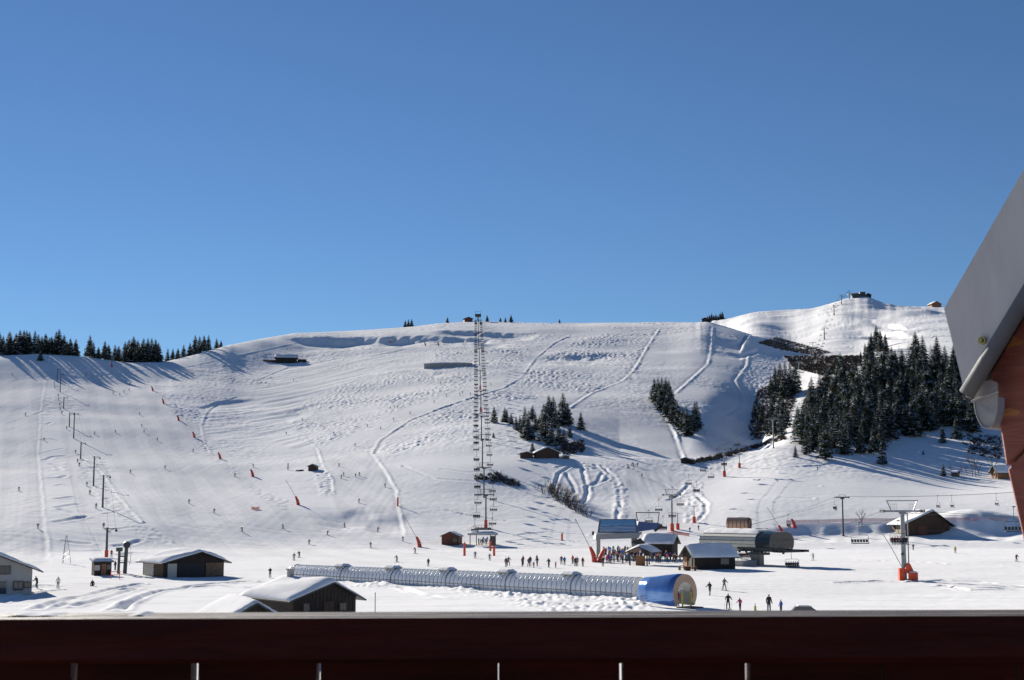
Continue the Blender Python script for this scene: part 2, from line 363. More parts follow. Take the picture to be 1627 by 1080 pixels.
# the snow bank ploughed up in front of the conveyor tunnel, full of lumps
TUN0, TUN1 = at_d(1016, 190, 930), at_d(468, 247, 910)
def lumps(s):
    return np.where(s > 0, 0.75*np.exp(-((s-3.0)/1.6)**2), 0)
LM = poly_mask([(540,925),(720,918),(900,925),(1030,945),(1040,975),(900,975),(820,960),(700,935),(560,932)], 16)
LM = LM * np.clip(0.55 + perlin(GX/6, GY/6, 33), 0, 1)
Zt += LM * (0.4*np.abs(perlin(GX/1.3, GY/2.0, 31)) + 0.25*perlin(GX/0.7, GY/1.2, 32) + 0.2)
MS = poly_mask([(1480,850),(1540,826),(1590,828),(1627,845),(1627,853),(1480,853)], 4, 300, 460)
c = ray_ground(1545, 851); rr = np.hypot((GX-c.x-4)/14, (GY-c.y-11)/15); Zt += (1-np.clip(rr, 0, 1)**1.6) * (3.2 + 0.15*perlin(GX/3, GY/3, 61))
PX, PY = project_np(GX, GY, Zt)

def link_mesh(name, verts, faces, mats, mi=None, smooth=False, parent=None):
    me = bpy.data.meshes.new(name); me.from_pydata(verts, [], faces)
    for m in mats: me.materials.append(MAT[m])
    if mi is not None: me.polygons.foreach_set('material_index', np.asarray(mi, np.int32))
    if smooth: me.polygons.foreach_set('use_smooth', np.ones(len(me.polygons), bool))
    me.update(); o = bpy.data.objects.new(name, me); col.objects.link(o); o.parent = parent
    return o
vv = np.stack([GX, GY, Zt], -1).reshape(-1, 3).astype(np.float32)
ii = np.arange(NA*ND).reshape(NA, ND)
q = np.stack([ii[:-1, :-1], ii[1:, :-1], ii[1:, 1:], ii[:-1, 1:]], -1).reshape(-1, 4)
me = bpy.data.meshes.new('snow_ground')
me.vertices.add(len(vv)); me.vertices.foreach_set('co', vv.ravel())
me.loops.add(q.size); me.loops.foreach_set('vertex_index', q.ravel().astype(np.int32))
me.polygons.add(len(q)); me.polygons.foreach_set('loop_start', np.arange(0, q.size, 4, dtype=np.int32))
me.polygons.foreach_set('use_smooth', np.ones(len(q), bool))
me.update(calc_edges=True); me.validate()
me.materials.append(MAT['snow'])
# greyer pistes: shading of the fine snow texture is put into the colour
shade_mask = np.clip(poly_mask([(0,602),(72,592),(66,720),(78,900),(0,895)], 5) + poly_mask([(86,605),(95,605),(150,800),(170,880),(150,880),(118,800)], 3)
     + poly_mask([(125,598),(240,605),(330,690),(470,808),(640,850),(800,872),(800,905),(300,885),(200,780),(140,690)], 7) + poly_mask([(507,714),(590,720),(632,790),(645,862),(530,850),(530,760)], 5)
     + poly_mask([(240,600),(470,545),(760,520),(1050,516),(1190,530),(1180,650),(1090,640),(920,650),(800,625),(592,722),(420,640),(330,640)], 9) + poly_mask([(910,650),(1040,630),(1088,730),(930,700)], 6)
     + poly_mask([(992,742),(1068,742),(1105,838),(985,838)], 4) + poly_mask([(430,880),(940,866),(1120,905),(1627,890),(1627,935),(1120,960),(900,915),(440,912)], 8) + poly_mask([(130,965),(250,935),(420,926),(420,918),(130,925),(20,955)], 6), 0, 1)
shade_mask = np.clip(shade_mask * (0.75 + 0.5*perlin(GX/22, GY/22, 71)) + 0.12*perlin(GX/6, GY/9, 72), 0, 1)
at_ = me.attributes.new('piste_shade', 'FLOAT', 'POINT'); at_.data.foreach_set('value', shade_mask.reshape(-1).astype(np.float32))
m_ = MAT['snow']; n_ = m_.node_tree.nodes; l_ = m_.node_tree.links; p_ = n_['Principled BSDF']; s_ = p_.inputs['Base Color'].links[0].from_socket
an = n_.new('ShaderNodeAttribute'); an.attribute_name = 'piste_shade'; mxn = n_.new('ShaderNodeMix'); mxn.data_type = 'RGBA'
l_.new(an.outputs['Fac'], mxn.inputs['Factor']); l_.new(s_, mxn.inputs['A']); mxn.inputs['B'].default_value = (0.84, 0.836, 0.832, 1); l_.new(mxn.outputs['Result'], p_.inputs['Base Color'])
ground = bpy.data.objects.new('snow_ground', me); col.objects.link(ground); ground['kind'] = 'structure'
# check the faces look up
if me.polygons[len(q)//2].normal.z < 0: me.flip_normals()

# ================================================================== helpers for things
class MB:
    """collects simple shapes and links them as ONE mesh object"""
    def __init__(s): s.v = []; s.f = []; s.m = []
    def add(s, vs, fs, mi=0):
        n = len(s.v); s.v += [tuple(p) for p in vs]; s.f += [tuple(i+n for i in f) for f in fs]; s.m += [mi]*len(fs); return s
    def box(s, c, size, mi=0, rz=0.0, rx=0.0, ry=0.0):
        M = Matrix.Translation(c) @ Matrix.Rotation(rz, 4, 'Z') @ Matrix.Rotation(ry, 4, 'Y') @ Matrix.Rotation(rx, 4, 'X')
        x, y, z = (k/2 for k in size)
        vs = [M @ Vector(p) for p in ((-x,-y,-z),(x,-y,-z),(x,y,-z),(-x,y,-z),(-x,-y,z),(x,-y,z),(x,y,z),(-x,y,z))]
        return s.add(vs, [(0,3,2,1),(4,5,6,7),(0,1,5,4),(1,2,6,5),(2,3,7,6),(3,0,4,7)], mi)
    def cyl(s, p0, p1, r0, r1=None, n=8, mi=0):
        p0 = Vector(p0); p1 = Vector(p1); r1 = r0 if r1 is None else r1
        a = (p1-p0).normalized(); u = a.orthogonal().normalized(); w = a.cross(u)
        vs = [p0 + (u*math.cos(2*math.pi*i/n) + w*math.sin(2*math.pi*i/n))*r0 for i in range(n)] + \
             [p1 + (u*math.cos(2*math.pi*i/n) + w*math.sin(2*math.pi*i/n))*r1 for i in range(n)]
        fs = [(i, (i+1) % n, n+(i+1) % n, n+i) for i in range(n)] + [tuple(range(n-1, -1, -1)), tuple(range(n, 2*n))]
        return s.add(vs, fs, mi)
    def tube(s, path, r, n=6, mi=0):
        path = [Vector(p) for p in path]; rings = []; up = Vector((0.013, 0.021, 1))
        for i, p in enumerate(path):
            t = (path[min(i+1, len(path)-1)] - path[max(i-1, 0)]).normalized()
            u = t.cross(up); u = u.normalized() if u.length > 1e-3 else t.orthogonal().normalized(); w = t.cross(u)
            rings.append([p + (u*math.cos(2*math.pi*k/n) + w*math.sin(2*math.pi*k/n))*r for k in range(n)])
        vs = [p for rg in rings for p in rg]; fs = []
        for i in range(len(path)-1):
            for k in range(n): fs.append((i*n+k, i*n+(k+1) % n, (i+1)*n+(k+1) % n, (i+1)*n+k))
        fs += [tuple(range(n-1, -1, -1)), tuple((len(path)-1)*n+k for k in range(n))]
        return s.add(vs, fs, mi)
    def prism(s, poly, y0, y1, mi=0, M=None):
        """poly in the x-z plane, extruded along y"""
        n = len(poly); vs = [Vector((x, y0, z)) for x, z in poly] + [Vector((x, y1, z)) for x, z in poly]
        if M is not None: vs = [M @ v for v in vs]
        return s.add(vs, [tuple(range(n)), tuple(range(2*n-1, n-1, -1))] + [(i, n+i, n+(i+1) % n, (i+1) % n) for i in range(n)], mi)
    def mesh(s, name, mats, smooth=False):
        me = bpy.data.meshes.new(name); me.from_pydata(s.v, [], s.f)
        for m in mats: me.materials.append(MAT[m])
        me.polygons.foreach_set('material_index', np.asarray(s.m, np.int32))
        if smooth: me.polygons.foreach_set('use_smooth', np.ones(len(me.polygons), bool))
        bm = bmesh.new(); bm.from_mesh(me); bmesh.ops.recalc_face_normals(bm, faces=bm.faces); bm.to_mesh(me); bm.free()
        me.update(); return me
    def build(s, name, mats, parent=None, smooth=False):
        o = bpy.data.objects.new(name, s.mesh(name, [mats] if isinstance(mats, str) else mats, smooth)); col.objects.link(o); o.parent = parent
        return o
def put(name, me, parent=None, loc=(0,0,0), rz=0.0):
    o = bpy.data.objects.new(name, me); col.objects.link(o); o.parent = parent; o.location = loc; o.rotation_euler = (0, 0, rz); return o
def empty(name, loc, rz=0.0):
    o = bpy.data.objects.new(name, None); col.objects.link(o); o.location = loc; o.rotation_euler = (0, 0, rz); o.empty_display_size = 0.2; return o
def tag(o, label, cat, group=None):
    o['label'] = label; o['category'] = cat
    if group: o['group'] = group
    return o
def face(p): return -math.atan2(p[0], p[1])       # turn a thing's front (-y) to the viewer
NTH = ['first','second','third','fourth','fifth','sixth','seventh','eighth','ninth','tenth','eleventh','twelfth','thirteenth','fourteenth','fifteenth','sixteenth','seventeenth','eighteenth','nineteenth','twentieth']
def nth(i):
    if i < 20: return NTH[i]
    t, u = divmod(i+1, 10); tens = {2:'twent',3:'thirt',4:'fort',5:'fift',6:'sixt',7:'sevent',8:'eight',9:'ninet'}[t % 10]
    return tens+'ieth' if u == 0 else tens+'y-'+NTH[u-1]

# ------------------------------------------------------------------ materials
mat('dark_wood', (0.017,0.011,0.008), 0.8, noise=(1.2,(0.042,0.028,0.020)), stretch=(6,6,0.5), bump=0.5, bscale=3)
mat('brown_wood', (0.050,0.026,0.015), 0.75, noise=(1.2,(0.085,0.044,0.024)), stretch=(6,6,0.5), bump=0.3, bscale=3)
mat('red_wood', (0.12,0.036,0.022), 0.7, noise=(1.2,(0.16,0.05,0.03)), stretch=(6,6,0.5))
mat('pale_wood', (0.30,0.24,0.17), 0.75, noise=(2,(0.20,0.15,0.10)), stretch=(3,3,0.7))
mat('warm_wood', (0.33,0.15,0.055), 0.65, noise=(2,(0.22,0.09,0.03)), stretch=(5,5,0.5))
mat('log_wood', (0.20,0.13,0.08), 0.8, noise=(3,(0.10,0.065,0.04)))
mat('cream_wall', (0.52,0.49,0.43), 0.85, noise=(0.6,(0.46,0.43,0.38)))
mat('concrete', (0.36,0.35,0.33), 0.85, noise=(0.7,(0.27,0.265,0.26)), bump=0.2)
mat('galvanised', (0.30,0.31,0.32), 0.45, metal=0.55, noise=(3,(0.22,0.23,0.24)))
mat('dark_steel', (0.055,0.062,0.064), 0.5, metal=0.4, noise=(4,(0.035,0.04,0.042)))
mat('green_steel', (0.085,0.105,0.092), 0.55, metal=0.2, noise=(3,(0.055,0.07,0.062)))
mat('grey_cladding', (0.50,0.50,0.45), 0.45, metal=0.1, noise=(1.5,(0.40,0.40,0.36)))
mat('dark_glass', (0.02,0.026,0.03), 0.08, noise=(0.5,(0.03,0.035,0.04)))
mat('window_glass', (0.05,0.06,0.07), 0.05, noise=(0.3,(0.08,0.09,0.1)))
mat('orange_pad', (0.72,0.085,0.022), 0.6, noise=(2.5,(0.58,0.06,0.018)), bump=0.2, bscale=4)
mat('red_pad', (0.62,0.07,0.035), 0.6, noise=(2.5,(0.48,0.05,0.028)), bump=0.2, bscale=4)
mat('black_rubber', (0.015,0.015,0.016), 0.7, noise=(5,(0.025,0.025,0.026)))
mat('seat_pad', (0.03,0.035,0.04), 0.7, noise=(5,(0.05,0.055,0.06)))
mat('white_paint', (0.78,0.78,0.77), 0.5, noise=(1.5,(0.68,0.68,0.67)))
mat('blue_roof', (0.045,0.085,0.22), 0.5, noise=(1,(0.06,0.11,0.27)))
mat('yellow_paint', (0.50,0.50,0.06), 0.5, noise=(3,(0.42,0.40,0.05)))
mat('bark', (0.075,0.055,0.042), 0.9, noise=(6,(0.045,0.033,0.026)))
mat('twigs', (0.085,0.064,0.053), 0.9, noise=(2,(0.05,0.037,0.031)))
mat('rope', (0.06,0.06,0.06), 0.95, noise=(5,(0.09,0.09,0.09)), spec=0.0)
mat('polycarbonate', (0.86,0.89,0.92), 0.14, metal=0.1, noise=(0.6,(0.74,0.78,0.82)), alpha=0.78, bump=0.1, bscale=1.5)
mat('beige_panel', (0.46,0.30,0.20), 0.45, noise=(0.8,(0.38,0.245,0.165)))
mat('portal_blue', (0.10,0.22,0.52), 0.12, metal=0.5, noise=(0.35,(0.20,0.36,0.68)), bump=0.06, bscale=0.6)
mat('silver_paint', (0.36,0.37,0.38), 0.25, metal=0.6, noise=(2,(0.36,0.37,0.38)))
mat('skin', (0.45,0.25,0.17), 0.6, noise=(8,(0.38,0.2,0.13)))
mat('glove', (0.03,0.03,0.035), 0.8, noise=(8,(0.05,0.05,0.055)))
mat('boot', (0.05,0.05,0.055), 0.5, noise=(8,(0.09,0.09,0.1)))
mat('ski', (0.30,0.10,0.08), 0.35, noise=(3,(0.12,0.14,0.22)))
def object_colour(name, ramp=None, rough=0.75):
    m = bpy.data.materials.new(name); m.use_nodes = True; MAT[name] = m
    n = m.node_tree.nodes; l = m.node_tree.links; p = n['Principled BSDF']; p.inputs['Roughness'].default_value = rough
    oi = n.new('ShaderNodeObjectInfo'); tx = n.new('ShaderNodeTexNoise'); tx.inputs['Scale'].default_value = 6
    tc = n.new('ShaderNodeTexCoord'); l.new(tc.outputs['Object'], tx.inputs['Vector'])
    hs = n.new('ShaderNodeHueSaturation'); mr = n.new('ShaderNodeMapRange'); mr.inputs['To Min'].default_value = 0.75; mr.inputs['To Max'].default_value = 1.2
    l.new(tx.outputs['Fac'], mr.inputs['Value']); l.new(mr.outputs[0], hs.inputs['Value'])
    if ramp:
        rp = n.new('ShaderNodeValToRGB'); rp.color_ramp.interpolation = 'CONSTANT'
        for i, c in enumerate(ramp):
            e = rp.color_ramp.elements[0] if i == 0 else (rp.color_ramp.elements[1] if i == 1 else rp.color_ramp.elements.new(i/len(ramp)))
            e.position = i/len(ramp); e.color = (*c, 1)
        l.new(oi.outputs['Random'], rp.inputs[0]); l.new(rp.outputs[0], hs.inputs['Color'])
    else: l.new(oi.outputs['Color'], hs.inputs['Color'])
    l.new(hs.outputs[0], p.inputs['Base Color'])
object_colour('jacket')
object_colour('trousers', [(0.02,0.02,0.025),(0.03,0.035,0.06),(0.05,0.05,0.055),(0.02,0.02,0.02),(0.09,0.08,0.075),(0.025,0.03,0.035),(0.16,0.16,0.17)])
object_colour('helmet', [(0.02,0.02,0.02),(0.30,0.30,0.31),(0.04,0.05,0.09),(0.25,0.03,0.03),(0.03,0.03,0.03),(0.5,0.5,0.5)], 0.4)
def needles():
    m = bpy.data.materials.new('needles'); m.use_nodes = True; MAT['needles'] = m
    n = m.node_tree.nodes; l = m.node_tree.links; p = n['Principled BSDF']; p.inputs['Roughness'].default_value = 0.8
    p.inputs['Specular IOR Level'].default_value = 0.2
    oi = n.new('ShaderNodeObjectInfo')
    rp = n.new('ShaderNodeValToRGB')
    rp.color_ramp.elements[0].color = (0.017,0.030,0.017,1); rp.color_ramp.elements[1].color = (0.050,0.062,0.030,1)
    l.new(oi.outputs['Random'], rp.inputs[0])
    g = n.new('ShaderNodeNewGeometry'); sx = n.new('ShaderNodeSeparateXYZ'); l.new(g.outputs['True Normal'], sx.inputs[0])
    ab = n.new('ShaderNodeMath'); ab.operation = 'ABSOLUTE'; l.new(sx.outputs['Z'], ab.inputs[0])
    tx = n.new('ShaderNodeTexNoise'); tx.inputs['Scale'].default_value = 1.1; tx.inputs['Detail'].default_value = 4
    tc = n.new('ShaderNodeTexCoord'); l.new(tc.outputs['Object'], tx.inputs['Vector'])
    mu = n.new('ShaderNodeMath'); mu.operation = 'MULTIPLY'; l.new(ab.outputs[0], mu.inputs[0]); l.new(tx.outputs['Fac'], mu.inputs[1])
    th = n.new('ShaderNodeMapRange'); th.inputs['From Min'].default_value = 0.465; th.inputs['From Max'].default_value = 0.56; l.new(mu.outputs[0], th.inputs['Value'])
    mx = n.new('ShaderNodeMix'); mx.data_type = 'RGBA'; l.new(th.outputs[0], mx.inputs['Factor']); l.new(rp.outputs[0], mx.inputs['A']); mx.inputs['B'].default_value = (0.72,0.75,0.79,1)
    l.new(mx.outputs['Result'], p.inputs['Base Color'])
needles()

# ------------------------------------------------------------------ spruce trees
def spruce_meshes(seed, dense=1.0):
    r = random.Random(seed); H = 10.0
    t = MB(); t.cyl((0,0,-0.6), (0,0,H*0.93), 0.17, 0.02, 6); trunk = t.mesh('trunk', ['bark'])
    c = MB(); z = 0.5 + r.random()*0.5; Rb = r.uniform(1.45, 1.9)
    while z < H*0.985:
        f = 1 - z/H; L = Rb*(f**0.8)*r.uniform(0.82, 1.12) + 0.06; n = max(4, int((6 + 5*f)*dense)); a0_ = r.random()*7
        for k in range(n):
            a = a0_ + 2*math.pi*k/n + r.uniform(-.25,.25); l = L*r.uniform(0.65, 1.15); dr = r.uniform(0.18, 0.40)*l
            ca, sa = math.cos(a), math.sin(a); up = 0.10*l
            pts = []                                  # a drooping bough with side sprays
            for q in (0, .3, .6, .85, 1.0):
                pts.append(Vector((ca*l*q, sa*l*q, z + up*math.sin(q*2.2) - dr*q*q)))
            side = Vector((-sa, ca, 0)); wd = (0.05, .30, .30, .20, .02)
            vs = []
            for p, w_ in zip(pts, wd):
                w_ = w_*l*r.uniform(.75,1.2); sag = 0.45*w_
                vs += [p - side*w_ - Vector((0,0,sag)), p + Vector((0,0,0.02)), p + side*w_ - Vector((0,0,sag))]
            fs = []
            for i in range(4): fs += [(3*i, 3*i+1, 3*i+4, 3*i+3), (3*i+1, 3*i+2, 3*i+5, 3*i+4)]
            c.add(vs, fs)
            for q in range(3):                        # ragged hanging twigs along the bough
                i = r.choice((1,2,3)); p = pts[i]; s_ = r.choice((-1,1)); w_ = wd[i]*l
                b = p + side*s_*w_*0.5; o_ = side*s_*w_*r.uniform(.5,.9) + Vector((ca,sa,0))*r.uniform(-.1,.25)*l
                c.add([b + Vector((ca,sa,0))*.12*l, b - Vector((ca,sa,0))*.12*l, b + o_ - Vector((0,0,r.uniform(.15,.4)*l))], [(0,1,2)])
        z += (0.16 + 0.30*f*r.uniform(.8,1.25))/dense
    return trunk, c.mesh('crown', ['needles'])
SPR = [spruce_meshes(s) for s in range(7)]
def spruce(p, h, label, group, slim=None):
    i = random.randrange(len(SPR)); k = h/10.0; w = k*1.25*(slim or random.uniform(0.9, 1.25))
    t = empty('spruce_tree', (p[0], p[1], p[2]-0.15), random.random()*6.28); t.scale = (w, w, k)
    put('trunk', SPR[i][0], t); put('crown', SPR[i][1], t)
    return tag(t, label, 'tree', group)
def spruce_px(px, py, hpx, label, group, d=None, slim=None, sky=None):
    p = crest(px, sky) if sky is not None else (at_d(px, d, py) if d else ray_ground(px, py))
    spruce(p, max(2.5, hpx*math.hypot(p.x, p.y)/F), label, group, slim); return p

# ------------------------------------------------------------------ bare shrubs and bare trees
def bare_mesh(name, seed, h, spread, stems, twig_r=0.05, depth=3):
    r = random.Random(seed); b = MB()
    def grow(p, d, l, rad, lev):
        q = p + d*l; b.cyl(p, q, rad, rad*0.6, 4)
        if lev == 0: return
        for _ in range(3 if lev > 1 else 4):
            nd = (d + Vector((r.uniform(-1,1), r.uniform(-1,1), r.uniform(-.2,.7)))*0.6).normalized()
            grow(p + d*l*r.uniform(.4,1), nd, l*r.uniform(.5,.75), rad*0.55, lev-1)
    for i in range(stems):
        a = r.random()*6.28; d = Vector((math.cos(a)*spread, math.sin(a)*spread, 1)).normalized()
        grow(Vector((math.cos(a)*spread*.5, math.sin(a)*spread*.5, -0.2)), d, h*r.uniform(.35,.5), twig_r, depth)
    return b.mesh(name, ['twigs'])
SHRUB = [bare_mesh('branches', 50+i, 4.0, 0.55, 7, 0.05, 2) for i in range(3)]
BTREE = [bare_mesh('branches', 70+i, 8.5, 0.12, 1, 0.13, 4) for i in range(3)]

# ------------------------------------------------------------------ people
def body_mesh(name, J, E, rad, zone):
    """one continuous skinned figure; J joints, E edges, rad radii, zone material index per edge"""
    names = list(J); idx = {n: i for i, n in enumerate(names)}
    me = bpy.data.meshes.new(name+'_sk'); me.from_pydata([J[n] for n in names], [(idx[a], idx[b]) for a, b in E], [])
    o = bpy.data.objects.new(name+'_sk', me); col.objects.link(o)
    o.modifiers.new('skin', 'SKIN'); sm = o.modifiers.new('sub', 'SUBSURF'); sm.levels = 1; sm.render_levels = 1
    for i, n in enumerate(names):
        s = me.skin_vertices[0].data[i]; s.radius = (rad[n], rad[n]); s.use_root = (n == 'pelvis')
    dg = bpy.context.evaluated_depsgraph_get(); dg.update()
    out = bpy.data.meshes.new_from_object(o.evaluated_get(dg)); out.name = name
    bpy.data.objects.remove(o); bpy.data.meshes.remove(me)
    for m in ('jacket', 'trousers', 'boot', 'glove', 'skin', 'helmet'): out.materials.append(MAT[m])
    mi = np.zeros(len(out.polygons), np.int32)
    segs = [(Vector(J[a]), Vector(J[b]), zone[(a, b)]) for a, b in E]
    for p in out.polygons:
        best, bz = 1e9, 0
        for a, b, zn in segs:
            ab = b-a; t = min(1, max(0, (p.center-a).dot(ab)/max(1e-9, ab.length_squared))); d = (p.center-(a+ab*t)).length
            if d < best: best, bz = d, zn
        if bz == 4 and (p.center.z > J['head'][2] + 0.02 or p.center.y > J['head'][1] + 0.03): bz = 5
        mi[p.index] = bz
    out.polygons.foreach_set('material_index', mi); out.polygons.foreach_set('use_smooth', np.ones(len(mi), bool)); out.update()
    return out
def pose(name, hip=0.92, lean=0.0, knee=0.0, stride=0.0, arms='down', sit=False):
    J = {}; sh = hip + 0.50
    J['pelvis'] = (0, 0, hip); ly = -lean
    J['waist'] = (0, ly*0.4, hip+0.18); J['chest'] = (0, ly*0.8, hip+0.38*(1-lean*.3)); top = J['chest']
    J['neck'] = (0, top[1]-lean*.25, top[2]+0.20); J['head'] = (0, J['neck'][1]-0.03-lean*.1, J['neck'][2]+0.15); J['crown'] = (0, J['head'][1]+.01, J['head'][2]+0.09)
    for s, sd_ in ((-1, 'l'), (1, 'r')):
        J['hip'+sd_] = (0.10*s, 0, hip-0.05)
        if sit: J['knee'+sd_] = (0.12*s, -0.42, hip-0.05); J['ankle'+sd_] = (0.13*s, -0.48, hip-0.47); J['toe'+sd_] = (0.13*s, -0.68, hip-0.52)
        else:
            st = stride*s
            J['knee'+sd_] = (0.12*s, -knee*0.5 - st*.5, hip*0.53); J['ankle'+sd_] = (0.13*s, -st*0.9 + knee*.1, 0.09); J['toe'+sd_] = (0.14*s, -st*0.9-0.17+knee*.1, 0.05)
        J['sh'+sd_] = (0.19*s, top[1]-lean*.15, top[2]+0.12)
        e = {'down': ((0.27*s, top[1]+.02, top[2]-0.16), (0.28*s, top[1]-.10, top[2]-0.38)),
             'poles': ((0.33*s, top[1]-.03, top[2]-0.12), (0.34*s, top[1]-.30, top[2]-0.20)),
             'lap': ((0.25*s, top[1]-.05, top[2]-0.16), (0.16*s, top[1]-.32, top[2]-0.24)),
             'fold': ((0.29*s, top[1]-.06, top[2]-0.10), (0.06*s, top[1]-.24, top[2]-0.02)),
             'wide': ((0.40*s, top[1]-.02, top[2]-0.10), (0.56*s, top[1]-.14, top[2]-0.26))}[arms]
        J['elb'+sd_], J['hand'+sd_] = e
        h = Vector(e[1]); dv = (h - Vector(e[0])).normalized()*0.10; J['fing'+sd_] = tuple(h+dv)
    E = [('pelvis','waist'),('waist','chest'),('chest','neck'),('neck','head'),('head','crown')]; Z = {E[0]:0, E[1]:0, E[2]:0, E[3]:4, E[4]:4}
    for s in 'lr':
        for a, b, zn in (('pelvis','hip'+s,1),('hip'+s,'knee'+s,1),('knee'+s,'ankle'+s,1),('ankle'+s,'toe'+s,2),('chest','sh'+s,0),('sh'+s,'elb'+s,0),('elb'+s,'hand'+s,0),('hand'+s,'fing'+s,3)):
            E.append((a, b)); Z[(a, b)] = zn
    rad = {}
    for n in J:
        rad[n] = {'pelvis':.155,'waist':.145,'chest':.175,'neck':.065,'head':.105,'crown':.095}.get(n) or {'hip':.10,'kne':.075,'ank':.07,'toe':.055,'sh':.085,'elb':.062,'han':.052,'fin':.04}[n[:3] if n[:2] != 'sh' else 'sh']
    return body_mesh(name, J, E, rad, Z)
POSE = {'stand': pose('person_standing'), 'ski': pose('person_skiing', hip=0.80, lean=0.22, knee=0.32, arms='poles'),
        'walk': pose('person_walking', stride=0.24, lean=0.06, arms='poles'), 'fold': pose('person_folded', arms='fold'),
        'wide': pose('person_turning', hip=0.84, lean=0.16, knee=0.2, stride=0.1, arms='wide'), 'sit': pose('person_sitting', hip=0.10, sit=True, arms='lap'),
        'down': pose('person_resting', hip=0.16, lean=0.1, sit=True, arms='down')}
def ski_mesh():
    b = MB(); prof = [(-0.75,0.05),(-0.72,0.012),(0.70,0.012),(0.84,0.06),(0.86,0.10),(0.84,0.085),(0.70,0.03),(-0.70,0.03)]
    n = len(prof); w = 0.045
    vs = [(-w, -y, z) for y, z in prof] + [(w, -y, z) for y, z in prof]
    b.add(vs, [tuple(range(n)), tuple(range(2*n-1, n-1, -1))] + [(i, n+i, n+(i+1) % n, (i+1) % n) for i in range(n)]); return b.mesh('ski', ['ski'])
SKI = ski_mesh()
def pole_mesh(x, y, z):
    b = MB(); b.cyl((x, y, z), (x*1.15, y+.55, 0.0), .012, .008, 5); b.cyl((x*1.15, y+.50, .08), (x*1.15, y+.505, .09), .045, .045, 6); return b.mesh('ski_pole', ['dark_steel'])
POLEM = [pole_mesh(-.36, -.36, 1.0), pole_mesh(.36, -.36, 1.0)]
COL = {'red':(0.50,0.03,0.03),'dark red':(0.22,0.02,0.025),'black':(0.018,0.018,0.02),'navy':(0.025,0.04,0.12),'blue':(0.03,0.13,0.48),'grey':(0.16,0.165,0.17),'white':(0.66,0.66,0.65),
       'pink':(0.62,0.05,0.20),'yellow':(0.55,0.48,0.05),'green':(0.05,0.22,0.08),'teal':(0.03,0.24,0.28),'orange':(0.65,0.16,0.03),'brown':(0.10,0.06,0.04),'purple':(0.16,0.06,0.24)}
def person(p, colour, ps, label, group=None, rz=None, skis=False, scale=1.0):
    o = put('person', POSE[ps], None, p, random.random()*6.28 if rz is None else rz)
    o.scale = (scale,)*3; o.color = (*COL[colour], 1)
    if skis:
        for s in (-1, 1): put('ski', SKI, o, (0.13*s, -0.05, 0.0))
        if ps in ('ski', 'walk', 'wide', 'stand'):
            for k in (0, 1): put('ski_pole', POLEM[k], o)
    return tag(o, label, 'person', group)

